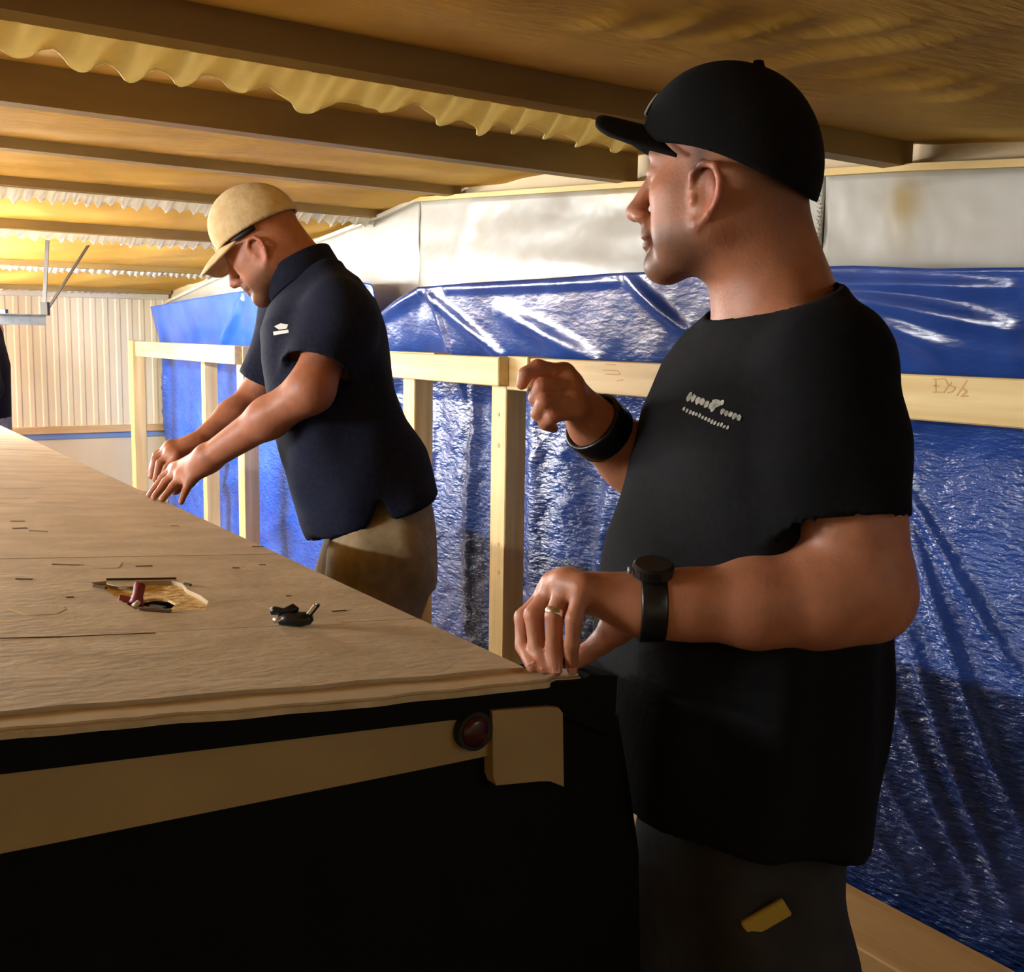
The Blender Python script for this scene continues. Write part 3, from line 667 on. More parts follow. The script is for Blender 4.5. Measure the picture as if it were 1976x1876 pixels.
    def mesh(s):
        f = s.f; n = s.n; neg = f < 0
        act = np.zeros(tuple(n-1), bool); c0 = neg[:-1, :-1, :-1]
        for d in np.ndindex(2, 2, 2):
            act |= neg[d[0]:n[0]-1+d[0], d[1]:n[1]-1+d[1], d[2]:n[2]-1+d[2]] != c0
        idx = np.argwhere(act); ids = np.full(tuple(n-1), -1, np.int32); ids[act] = np.arange(len(idx))
        acc = np.zeros((len(idx), 3)); cnt = np.zeros(len(idx))
        for ax in range(3):
            e = np.eye(3, dtype=int)[ax]; o1, o2 = [np.eye(3, dtype=int)[j] for j in range(3) if j != ax]
            for i in (0, 1):
                for j in (0, 1):
                    p = idx+i*o1+j*o2; q = p+e; fa = f[p[:, 0], p[:, 1], p[:, 2]]; fb = f[q[:, 0], q[:, 1], q[:, 2]]
                    m_ = (fa < 0) != (fb < 0); t = fa[m_]/(fa[m_]-fb[m_])
                    acc[m_] += p[m_]+t[:, None]*e; cnt[m_] += 1
        V = s.lo+s.h*acc/cnt[:, None]
        Q = []
        for ax in range(3):
            e = np.eye(3, dtype=int)[ax]; a1 = (ax+1) % 3; a2 = (ax+2) % 3
            sa = [slice(0, None)]*3; sb = [slice(0, None)]*3; sa[ax] = slice(0, -1); sb[ax] = slice(1, None)
            ch = neg[tuple(sa)] != neg[tuple(sb)]
            p = np.argwhere(ch); p = p[(p[:, a1] > 0) & (p[:, a2] > 0) & (p[:, a1] < n[a1]-1) & (p[:, a2] < n[a2]-1)]
            flip = neg[p[:, 0], p[:, 1], p[:, 2]]
            E1 = np.eye(3, dtype=int)[a1]; E2 = np.eye(3, dtype=int)[a2]
            g = lambda q: ids[q[:, 0], q[:, 1], q[:, 2]]
            quad = np.stack([g(p-E1-E2), g(p-E2), g(p), g(p-E1)], 1)
            quad[~flip] = quad[~flip][:, ::-1]; Q.append(quad)
        return V, np.concatenate(Q)
def keep(V, Q, mask):       # keep faces whose vertices all satisfy mask
    Q = Q[mask[Q].all(1)]; used = np.unique(Q); rm = np.full(len(V), -1); rm[used] = np.arange(len(used))
    return V[used], rm[Q]
def snap(V, Q, cuts):
    """pull the open border of a cut garment onto its cutting surfaces so hems run clean"""
    E_ = np.sort(np.concatenate([Q[:, [0, 1]], Q[:, [1, 2]], Q[:, [2, 3]], Q[:, [3, 0]]]), 1)
    u_, c_ = np.unique(E_, axis=0, return_counts=True); bd = np.unique(u_[c_ == 1]); P = V[bd]
    for it in range(2):
        val = np.stack([c(*P.T) for c in cuts], 1); j = np.abs(val).argmin(1); v = val[np.arange(len(P)), j]; g = np.zeros_like(P)
        for a_ in range(3):
            d = np.zeros(3); d[a_] = 1e-4; v2 = np.stack([c(*(P+d).T) for c in cuts], 1)[np.arange(len(P)), j]; g[:, a_] = (v2-v)/1e-4
        stp = np.clip(v/np.maximum((g*g).sum(1), .2), -.012, .012); stp[np.abs(v) > .02] = 0; P = P-stp[:, None]*g
    V = V.copy(); V[bd] = P; return V
def plane_fn(p, n): return lambda x, y, z: (x-p[0])*n[0]+(y-p[1])*n[1]+(z-p[2])*n[2]
def frame(yaw_fwd, pitch=0., roll=0.):
    """head frame (columns fwd, left, up) from a horizontal facing direction; pitch > 0 looks down"""
    f_ = unit(yaw_fwd); l_ = np.cross(ZU, f_); u_ = ZU.copy()
    f2 = math.cos(pitch)*f_-math.sin(pitch)*u_; u2 = math.sin(pitch)*f_+math.cos(pitch)*u_
    l3 = math.cos(roll)*l_+math.sin(roll)*u2; u3 = -math.sin(roll)*l_+math.cos(roll)*u2
    return np.stack([f2, l3, u3], 1)
def head(fl, c, R, nk, fat=1.0, sc=1.0):
    L = lambda *p: c+sc*(R@np.array(p))
    E = lambda p, r, k=.02, sub=False, RR=None: fl.ell(L(*p), np.array(r)*sc, R if RR is None else R@RR, k, sub)
    E((-.012, 0, .048), (.094, .078, .090), .0)
    E((.030, 0, -.012), (.058, .063*fat, .080), .03)
    E((-.010, 0, -.02), (.070, .068*fat, .07), .03)
    for s in (1, -1):
        fl.cone(L(-.002, .056*s*fat, -.042), L(.066, .016*s, -.086), .019, .017, .03)
        E((.052, .044*s, -.004), (.024, .020, .018), .025)
        E((.045, .045*s*fat, -.045), (.026, .018, .026), .025)
    E((.075, 0, -.088), (.020, .023, .018), .02)
    fl.cone(L(.076, -.034, .042), L(.076, .034, .042), .013, .013, .018)
    for s in (1, -1):
        E((.098, .033*s, .024), (.020, .019, .013), .012, True)
        E((.076, .032*s, .023), (.0155, .0165, .0125), .006)
    fl.cone(L(.085, 0, .032), L(.112, 0, -.018), .0085, .0115, .012)
    E((.113, 0, -.022), (.012, .0115, .0105), .008)
    for s in (1, -1): E((.101, .013*s, -.027), (.011, .0085, .008), .007)
    E((.090, 0, -.045), (.012, .022, .012), .012)
    E((.0925, 0, -.0525), (.0095, .023, .0055), .006); E((.0905, 0, -.0635), (.0100, .020, .0065), .006)
    E((.106, 0, -.0578), (.011, .026, .0014), .003, True)
    Lx = L; L = lambda x_, y_, z_: Lx(x_+.013, y_, z_-.010); Ex = E
    E = lambda p, r, k=.02, sub=False, RR=None: fl.ell(L(*p), np.array(r)*sc, R if RR is None else R@RR, k, sub)
    for s in (1, -1):      # ears
        RR = Matrix.Rotation(-.28*s, 3, 'Z'); RR = np.array(RR)
        E((-.011, .078*s, .001), (.020, .0065, .033), .006, False, RR)
        pts = [(.006, .078*s, .010), (.005, .083*s, .026), (-.008, .088*s, .037), (-.024, .092*s, .033), (-.032, .094*s, .016), (-.030, .092*s, -.004), (-.020, .087*s, -.021), (-.008, .081*s, -.033)]
        for i in range(len(pts)-1): fl.cone(L(*pts[i]), L(*pts[i+1]), .0045, .0045, .003)
        E((-.004, .080*s, -.033), (.008, .005, .010), .005)
        E((-.011, .091*s, .004), (.012, .0085, .020), .004, True)
        E((.003, .082*s, -.004), (.004, .004, .007), .004)
    L = Lx
    fl.cone(L(-.028, 0, -.03), nk, .057, .066, .03)
    fh_ = unit(np.array([R[0, 0], R[1, 0], 0])); fl.cone(L(-.050, 0, -.02), nk-fh_*.03*sc-ZU*.02*(1-sc)*10, .045*sc, .055*sc-.10*(1-sc), .03)
def headcol(V, c, R, base, stub, hair_line, sc=1.0):
    q = (V-c)@R/sc; x, y, z = q.T; col = np.tile(np.array(base), (len(V), 1)); near_ = (np.linalg.norm(q, axis=1) < .19)
    def mix(w, c2):
        nonlocal col
        w = np.clip(w, 0, 1)*near_; col = col*(1-w[:, None])+np.array(c2)*w[:, None]
    sm = lambda a, b, v: np.clip((v-a)/(b-a), 0, 1)
    jaw = sm(-.035, -.055, z-.25*np.maximum(0, .03-x))*sm(-.015, .02, x)*sm(-.13, -.10, z)*stub
    mix(jaw*.7, lin(92, 66, 50)[:3])
    mous = np.exp(-((x-.098)/.014)**2-((z+.042)/.009)**2-(y/.026)**2)*stub; mix(mous, lin(80, 56, 42)[:3])
    gt = np.exp(-((x-.09)/.02)**2-((z+.083)/.016)**2-(y/.026)**2)*stub; mix(gt, lin(84, 60, 44)[:3])
    mix(np.exp(-((x-.096)/.012)**2-((z+.058)/.009)**2-(y/.022)**2)*.7, lin(158, 92, 80)[:3])
    mix(np.exp(-((z-.046)/.006)**2-((np.abs(y)-.033)/.017)**2)*(x > .06)*.8, lin(70, 48, 34)[:3])
    mix(np.exp(-((z+.01)/.035)**2)*(np.abs(y) > .084)*.4, lin(206, 110, 90)[:3])
    mix(sm(-.02, -.06, x)*sm(-.06, .03, z)*hair_line*(np.abs(y) < .084)*.75, lin(70, 50, 38)[:3])
    mix(np.exp(-((x-.012)/.012)**2)*sm(.0, .02, z)*(np.abs(y) > .055)*hair_line*.8, lin(84, 60, 46)[:3])
    return col
def eyes(par, c, R, sc=1.0):
    for s in (1, -1):
        e = c+sc*(R@np.array((.0760, .032*s, .0235))); bm = bmesh.new(); bmesh.ops.create_uvsphere(bm, u_segments=16, v_segments=10, radius=.0128)
        bm.verts.index_update(); V = [e+np.array(v.co) for v in bm.verts]; Fs = [tuple(v.index for v in f.verts) for f in bm.faces]; bm.free()
        eo = obj('eye', V, Fs, 'sclera', par, smooth=True)
        pc = e+R[:, 0]*.0122; V, Fs = tubevf([pc-R[:, 0]*.001, pc+R[:, 0]*.0010], [.0058, .0050], 14); obj('iris', V, Fs, 'hair', eo, smooth=True)
def ring_band(name, c, axis, ra, rb, width, thick, mt, par, up, smooth=True):
    axis = unit(axis); a = unit(np.asarray(up)-axis*(np.asarray(up)@axis)); b = np.cross(axis, a); V = []; Fs = []; n = 36
    prof = [(-width/2, 0), (-width/2, thick*.7), (-width/2+thick*.4, thick), (width/2-thick*.4, thick), (width/2, thick*.7), (width/2, 0)]
    for i in range(n):
        q = 2*math.pi*i/n; dv = math.cos(q)*a*1.0; 
        for s_, t_ in prof: V.append(c+axis*s_+math.cos(q)*a*(ra+t_)+math.sin(q)*b*(rb+t_))
    m_ = len(prof)
    for i in range(n):
        for k in range(m_): Fs.append((i*m_+k, ((i+1) % n)*m_+k, ((i+1) % n)*m_+(k+1) % m_, i*m_+(k+1) % m_))
    return obj(name, V, Fs, mt, par, smooth=smooth)
def hand(fl, wrist, fingers, rs, thumb, rt, wr=.024, k=.010):
    for pts, r_ in zip(fingers, rs):
        fl.cone(wrist, pts[0], wr*.85, r_*1.45, .018)
        fl.chain(pts, [r_*1.25, r_*1.1, r_*.98, r_*.82][:len(pts)] if len(pts) == 4 else [r_*1.25, r_*1.05, r_*.85], .004)
    for i in range(3): fl.cone(fingers[i][0], fingers[i+1][0], rs[i]*1.35, rs[i+1]*1.35, .012)
    fl.chain(thumb, [rt*1.7, rt*1.35, rt*1.1, rt*.85][:len(thumb)], .006)
    fl.cone(wrist, thumb[0], wr*.8, rt*1.6, .018)
def nails(par, fingers, viewdir): pass
def bootsobj(par, foot, fwd):
    fl = Field(foot-np.array([.2, .2, .02]), foot+np.array([.2, .2, .26]), .008); f_ = unit(fwd)
    fl.cone(foot+f_*-.05+Z3*.05, foot+f_*-.05+Z3*.22, .045, .055, .03); fl.cone(foot-f_*.06+Z3*.04, foot+f_*.13+Z3*.036, .04, .042, .03)
    lo = Z3*0; fl.sub(lambda x, y, z: z+0*x+0*y-.002, foot-np.array([.2, .2, .02]), foot+np.array([.2, .2, 0]), .004)
    V, Q = fl.mesh(); obj('boot', V, Q, 'boot', par, smooth=True)
def fld(pts, extra=.08):
    P = np.array(pts); return P.min(0)-extra, P.max(0)+extra
def fold_noise(f, seed, amp, lo, hi, dirs, ztop=None):
    sl, P = f.block(lo, hi)
    if sl is None: return
    x, y, z = P; g = 0
    for (d, fr, ph, a) in dirs:
        s = d[0]*x+d[1]*y+d[2]*z; g = g+a*np.sin(fr*s+ph+.9*np.sin(7*z+3*ph)+.7*np.sin(5*x-6*y+ph))
    if ztop is not None: g = g*np.clip((ztop-z)/.16, 0, 1)
    f.f[sl] += (amp*g).astype(np.float32)

# ================================================================== person 1: man in black at the deck corner
def nearman():
    b = math.radians(15); fw = -math.cos(b)*RH-math.sin(b)*FH; lat = np.cross(ZU, fw)      # chest direction, his left
    D0 = 1.43; foot0 = W(1420, 1650, D0); base = np.array([foot0[0], foot0[1], 0])
    st = []
    for (y, xl, xr, al) in reversed([(575, 1425, 1570, .10), (610, 1385, 1600, .140), (650, 1342, 1630, .170), (700, 1302, 1650, .190), (800, 1248, 1672, .208), (900, 1216, 1682, .204), (1000, 1192, 1686, .200), (1100, 1170, 1688, .200), (1200, 1154, 1690, .202), (1300, 1146, 1690, .202), (1400, 1152, 1685, .198), (1500, 1170, 1676, .194), (1600, 1192, 1666, .190), (1690, 1212, 1660, .186)]):
        hp = (xr-xl)/2/F*D0*.965; af = math.sqrt(max(hp**2-(al*math.sin(b))**2, .0016))/math.cos(b)
        st.append((W((xl+xr)/2, y, D0), al, af))
    # head
    a = math.radians(25); hf = -math.cos(a)*RH+math.sin(a)*FH; HR = frame(hf, math.radians(-2)); HC = W(1398, 377, 1.40)
    nk = W(1482, 585, 1.42)
    shL = W(1604, 712, 1.270); elL = W(1664, 1132, 1.245); wrL = W(1240, 1166, 1.232)
    shR = W(1430, 712, 1.60); elR = W(1300, 985, 1.62); wrR = W(1142, 815, 1.505)
    fl = Field(*fld([HC+Z3*.12, shL, elL, wrL, shR, elR, wrR, W(1000, 720, 1.46), W(1000, 1290, 1.25), st[0][0], W(1760, 1150, 1.25)], .13), .0036)
    head(fl, HC, HR, nk, 1.06)
    fl.loft(st[3:-2], ZU, lat, .04, 2.2, -.022)
    fl.cone(nk, shL, .045, .035, .04); fl.cone(nk, shR, .045, .035, .04)
    fl.chain([shL, W(1632, 860, 1.25), W(1644, 1020, 1.243), elL], [.048, .054, .055, .050], .02)
    fl.cone(elL, W(1685, 1165, 1.245), .046, .038, .03)
    fl.chain([elL, W(1585, 1150, 1.240), W(1455, 1164, 1.235), W(1330, 1167, 1.232), W(1262, 1166, 1.232), wrL], [.050, .052, .0445, .0345, .0300, .029], .025)
    fl.chain([shR, elR, W(1215, 880, 1.56), W(1165, 838, 1.52), wrR], [.046, .044, .040, .031, .028], .03)
    def tip(px_, py_, r_): return onP(px_, py_, P0, EN)+EN*(r_+.0005)
    dp = lambda p: (p-CAM)@cf
    F1 = []
    for mcp, pip, dip, tp_ in (((1062, 1142, 1.272), (1010, 1192, 1.268), (1010, 1246, 1.262), (1027, 1297)), ((1074, 1130, 1.255), (1030, 1186, 1.246), (1036, 1244, 1.242), (1050, 1300)), ((1094, 1124, 1.235), (1070, 1188, 1.222), (1069, 1246, 1.226), (1072, 1304)), ((1124, 1134, 1.215), (1108, 1194, 1.205), (1103, 1244, 1.212), (1103, 1302))):
        F1.append([W(*mcp), W(*pip), W(*dip), tip(*tp_, .006)])
    TH1 = [W(1192, 1208, 1.268), W(1160, 1240, 1.285), W(1130, 1262, 1.290), W(1108, 1283, 1.285)]
    hand(fl, wrL, F1, [.0093, .0097, .0093, .0083], TH1, .0098, .027)
    F2 = [[W(1088, 722, 1.495), W(1038, 709, 1.472), W(1014, 722, 1.466), W(1007, 742, 1.468)],
          [W(1100, 742, 1.478), W(1046, 744, 1.452), W(1034, 768, 1.458), W(1050, 786, 1.474)],
          [W(1106, 768, 1.466), W(1050, 776, 1.440), W(1038, 798, 1.448), W(1056, 812, 1.466)],
          [W(1112, 792, 1.460), W(1066, 804, 1.440), W(1052, 818, 1.450), W(1068, 826, 1.466)]]
    TH2 = [W(1120, 778, 1.520), W(1088, 752, 1.522), W(1052, 736, 1.505), W(1030, 738, 1.492)]
    hand(fl, wrR, F2, [.0094, .0096, .0092, .0082], TH2, .0102, .026)
    V, Q = fl.mesh(); base_c = np.array(lin(172, 112, 82)[:3])
    col = headcol(V, HC, HR, base_c, 1, 1)
    knuckle = np.zeros(len(V))
    for fg in F1+F2:
        for p in fg[:2]: knuckle += np.exp(-((V-p)**2).sum(1)/.012**2)
        knuckle += .8*np.exp(-((V-fg[-1])**2).sum(1)/.009**2)
    w_ = np.clip(knuckle, 0, 1)[:, None]*.35; col = col*(1-w_)+np.array(lin(206, 122, 98)[:3])*w_
    pr = obj('person', V, Q, 'skin', None, base, True, col)
    tag(pr, 'man in black cap and black t-shirt with one fist raised, fingers on the deck corner', 'person')
    eyes(pr, HC, HR)
    # nails of the visible hand
    for fg in F1:
        d = unit(fg[3]-fg[2]); out = unit(-cf-d*(-cf@d)); c_ = fg[3]-d*.002+out*.0062; s_ = np.cross(d, out)
        V, Fs = boxvf(c_, d, s_, out, .0055, .0042, .0008, .0006); obj('fingernail', V, Fs, 'nailm', pr)
    # shirt
    dn = unit(W(1640, 1010, 1.24)-W(1612, 690, 1.26)); dr = unit(elR-shR); sleeveR = shR*.45+elR*.55
    zc = W(1430, 1648, 1.27)[2]
    nf = W(1352, 622, 1.43); nb = W(1572, 548, 1.43); nn = unit(np.cross(lat, nb-nf)); nn = nn if nn[2] > 0 else -nn; ctr = (nf+nb)/2
    def cut(x, y, z):
        out = (zc+.008*np.sin(9*(x*RH[0]+y*RH[1])))-z
        pl = (x-nf[0])*nn[0]+(y-nf[1])*nn[1]+(z-nf[2])*nn[2]
        ra = np.sqrt((x-ctr[0])**2+(y-ctr[1])**2+(z-ctr[2])**2)-.155
        return np.maximum(out, np.minimum(pl, -ra))
    pair = []
    for ex in (.010, 0):
        fs = Field(*fld([s[0] for s in st]+[shL, W(1760, 1050, 1.2), shR, elR], .24), .0055)
        fs.loft(st, ZU, lat, .0, 2.25, 0)
        fs.cone(W(1492, 604, 1.43), W(1582, 690, 1.31), .056, .062, .05); fs.cone(W(1470, 610, 1.44), shR, .052, .056, .05)
        fs.chain([W(1600, 712, 1.275), W(1618, 860, 1.25), W(1630, 1045, 1.238)], [.068, .070, .0705], .03, (W(1640, 1004, 1.24)+dn*ex, dn))
        fs.chain([shR, sleeveR+dr*.02], [.064, .066], .03, (sleeveR+dr*ex, dr))
        lo, hi = fs.lo, fs.lo+fs.h*fs.n
        fold_noise(fs, 1, .0030, lo, hi, [((.9, -.4, .25), 38, .3, 1), ((.5, .8, -.7), 31, 1.7, .8), ((.3, -.5, 1.0), 24, 2.9, .7)])
        fold_noise(fs, 2, .0055, lo, np.array([hi[0], hi[1], 1.40]), [((.95, -.3, .10), 52, .8, 1.), ((.9, -.2, -.25), 70, 2.2, .5)], 1.38)
        if ex == 0:
            sl, P = fs.block(lo, hi); fs.f = np.maximum(fs.f, cut(*P).astype(np.float32))
        pair.append(fs)
    pre = pair[0].f; V, Q = pair[1].mesh(); V, Q = keep(V, Q, pair[0].at(V) > -.0045)
    V = snap(V, Q, [cut, plane_fn(W(1640, 1004, 1.24), dn), plane_fn(sleeveR, dr)])
    so = solid(obj('t_shirt', V, Q, 'blackcloth', pr, smooth=True), .004, -1)
    # neck rib
    nf = W(1352, 622, 1.43); nb = W(1572, 548, 1.43); c_ = (nf+nb)/2
    # chest print: two slanted rows of small pale marks
    Vs = []; Fq = []
    def surf(px_, py_):
        q = ray(px_, py_); ts = np.linspace(1.1, 1.6, 1500); p = CAM+ts[:, None]*q
        k = np.argmax(pair[0].at(p) < 0); return CAM+(ts[k]-.0016)*q
    rr = random.Random(2)
    def blot(x, y, w, h_, ang, mt_i):
        ca, sa = math.cos(ang), math.sin(ang); ring = []
        n = 9
        for k in range(n):
            q = 2*math.pi*k/n; dx = w*math.cos(q)*(1+.25*rr.uniform(-1, 1)); dy = h_*math.sin(q)*(1+.25*rr.uniform(-1, 1))
            ring.append(surf(x+dx*ca-dy*sa, y+dx*sa+dy*ca))
        k0 = len(Vs); Vs.extend(ring); Vs.extend([p+cf*.003 for p in ring])
        Fq.append(tuple(k0+k for k in range(n))); Fq.extend([(k0+k, k0+n+k, k0+n+(k+1) % n, k0+(k+1) % n) for k in range(n)])
    an = math.atan2(50, 115)
    for i in range(6): t = i/5; blot(1330+t*42, 765+t*18+rr.uniform(-1, 1), 4.2, 7.5 if i else 9, an, 0)
    blot(1381, 779, 9, 8, an-.5, 0); blot(1393, 777, 4, 6, .6, 0); blot(1376, 789, 4, 6, an, 0)
    for i in range(5): t = i/4; blot(1394+t*32, 794+t*12+rr.uniform(-1, 1), 4.0, 6.5, an, 0)
    for i in range(15): t = i/14; blot(1320+t*84, 789+t*37+rr.uniform(-1, 1), 2.3, 4.2, an, 0)
    po = obj('chest_print', Vs, Fq, 'print', so); po['kind'] = 'stuff'
    # trousers
    pel = W(1420, 1650, 1.43); L_ = lat*.10
    ft = Field(np.array([base[0]-.35, base[1]-.35, .08]), np.array([base[0]+.35, base[1]+.35, pel[2]+.18]), .008)
    ft.loft([(pel-Z3*.16, .160, .122), (pel-Z3*.05, .168, .126), (pel+Z3*.14, .150, .112)], ZU, lat, .02, 2.2)
    for s in (1, -1):
        hip = pel-Z3*.10+L_*s*.95; knee = np.array([hip[0], hip[1], .47])+fw*.015; ank = np.array([hip[0], hip[1], .13])-fw*.02
        ft.chain([hip, knee, ank], [.108, .080, .066], .03)
        bootsobj(pr, np.array([ank[0], ank[1], 0]), fw)
    fold_noise(ft, 3, .004, ft.lo, ft.lo+ft.h*ft.n, [((.9, -.4, .15), 55, .3, 1), ((.4, .8, .5), 34, 1.7, .8)])
    V, Q = ft.mesh(); obj('trousers', V, Q, 'darkpants', pr, smooth=True)
    # yellow webbing tab on the trousers
    ts = np.linspace(1.0, 1.6, 600); q = ray(1478, 1772); p = CAM+ts[:, None]*q
    I = np.clip(np.round((p-ft.lo)/ft.h).astype(int), 0, ft.n-1); k = np.argmax(ft.f[I[:, 0], I[:, 1], I[:, 2]] < 0); c_ = CAM+(ts[k]-.003)*q
    d = unit(RH*.8+ZU*.52); nn = unit(-FH-d*(-FH@d)); V, Fs = boxvf(c_, d, np.cross(nn, d), nn, .027, .011, .004, .002); obj('webbing_tab', V, Fs, 'yellowtag', pr)
    # cap
    fc = Field(HC-np.array([.17]*3), HC+np.array([.17, .17, .2]), .004)
    L = lambda *p: HC+HR@np.array(p)
    fc.ell(L(-.006, 0, .048), (.104, .090, .106), HR, 0); fc.ell(L(.024, 0, .074), (.076, .074, .074), HR, .03); fc.ell(L(-.040, 0, .015), (.071, .080, .085), HR, .03)
    def rim(x, y, z):
        q0 = (x-HC[0])*HR[0, 0]+(y-HC[1])*HR[1, 0]+(z-HC[2])*HR[2, 0]; q2 = (x-HC[0])*HR[0, 2]+(y-HC[1])*HR[1, 2]+(z-HC[2])*HR[2, 2]
        return .042+.12*q0-.36*.022*np.log1p(np.exp(-q0/.022))-q2+.004
    sl, P = fc.block(fc.lo, fc.lo+fc.h*fc.n); pre2 = fc.f.copy(); fc.f = np.maximum(fc.f, rim(*P).astype(np.float32))
    V, Q = fc.mesh(); fc.f = pre2; V, Q = keep(V, Q, fc.at(V) > -.0035); V = snap(V, Q, [rim])
    cap = solid(obj('cap', V, Q, 'capcloth', pr, smooth=True), .004, -1)
    nb_, nt_ = 33, 12; G = np.zeros((nb_, nt_, 3))
    for i in range(nb_):
        th = (i/(nb_-1)-.5)*2; y_ = .082*th
        x_in = .098*math.sqrt(max(0, 1-(y_/.094)**2))-.010; x_out = .084+.074*max(0, 1-abs(th)**5)**.42
        x_out = max(x_out, x_in+.004)
        for j in range(nt_):
            x_ = x_in+(x_out-x_in)*j/(nt_-1)
            z_ = .079+.26*(x_-.09)-4.4*y_*y_-.9*max(0, x_-.13)**2
            G[i, j] = L(x_, y_, z_)
    V, Q = gridvf(G); solid(obj('brim', V, Q, 'capcloth', cap, smooth=True), .005, 0)
    V, Fs = tubevf([L(-.030, 0, .148), L(-.030, 0, .157)], [.009, .006], 12); obj('button', V, Fs, 'capcloth', cap, smooth=True)
    G = np.zeros((9, 7, 3))
    for i in range(9):
        for j in range(7):
            y_ = .030*(i/8-.5)*2; z_ = .096+.022*j/6; 
            x_ = -.006+.104*math.sqrt(max(.0, 1-((z_-.048)/.106)**2-(y_/.090)**2))
            x2 = .024+.076*math.sqrt(max(.0, 1-((z_-.072)/.072)**2-(y_/.074)**2)); G[i, j] = L(max(x_, x2)+.009, y_, z_)
    V, Q = gridvf(G); solid(obj('cap_badge', V, Q, 'print', cap, smooth=True), .003, 0)
    # watches and ring
    axis = W(1330, 1167, 1.232)-wrL; wc = W(1256, 1167, 1.232)
    wt = ring_band('wristwatch', wc, axis, .0355, .0355, .028, .005, 'blackplastic', pr, ZU)
    upv = unit(ZU*.9-cf*.25); upv = unit(upv-unit(axis)*(upv@unit(axis)))
    cc = wc+upv*.041
    V, Fs = tubevf([cc-upv*.004, cc+upv*.006, cc+upv*.009], [.022, .0225, .0195], 28); wcz = obj('watch_case', V, Fs, 'blackplastic', wt, smooth=False)
    V, Fs = tubevf([cc-unit(axis)*.023, cc-unit(axis)*.027], [.004, .004], 10); obj('watch_crown', V, Fs, 'galv', wt, smooth=True)
    ax2 = W(1205, 870, 1.55)-wrR; ring_band('wristband', W(1156, 826, 1.515), ax2, .0385, .0385, .036, .005, 'blackplastic', pr, ZU)
    d = F1[2][1]-F1[2][0]; ring_band('wedding_ring', F1[2][0]+d*.93, d, .0101, .0101, .007, .0018, 'chrome', pr, -cf)
M['nailm'] = mat('fingernail', lin(206, 150, 128), rough=.3)

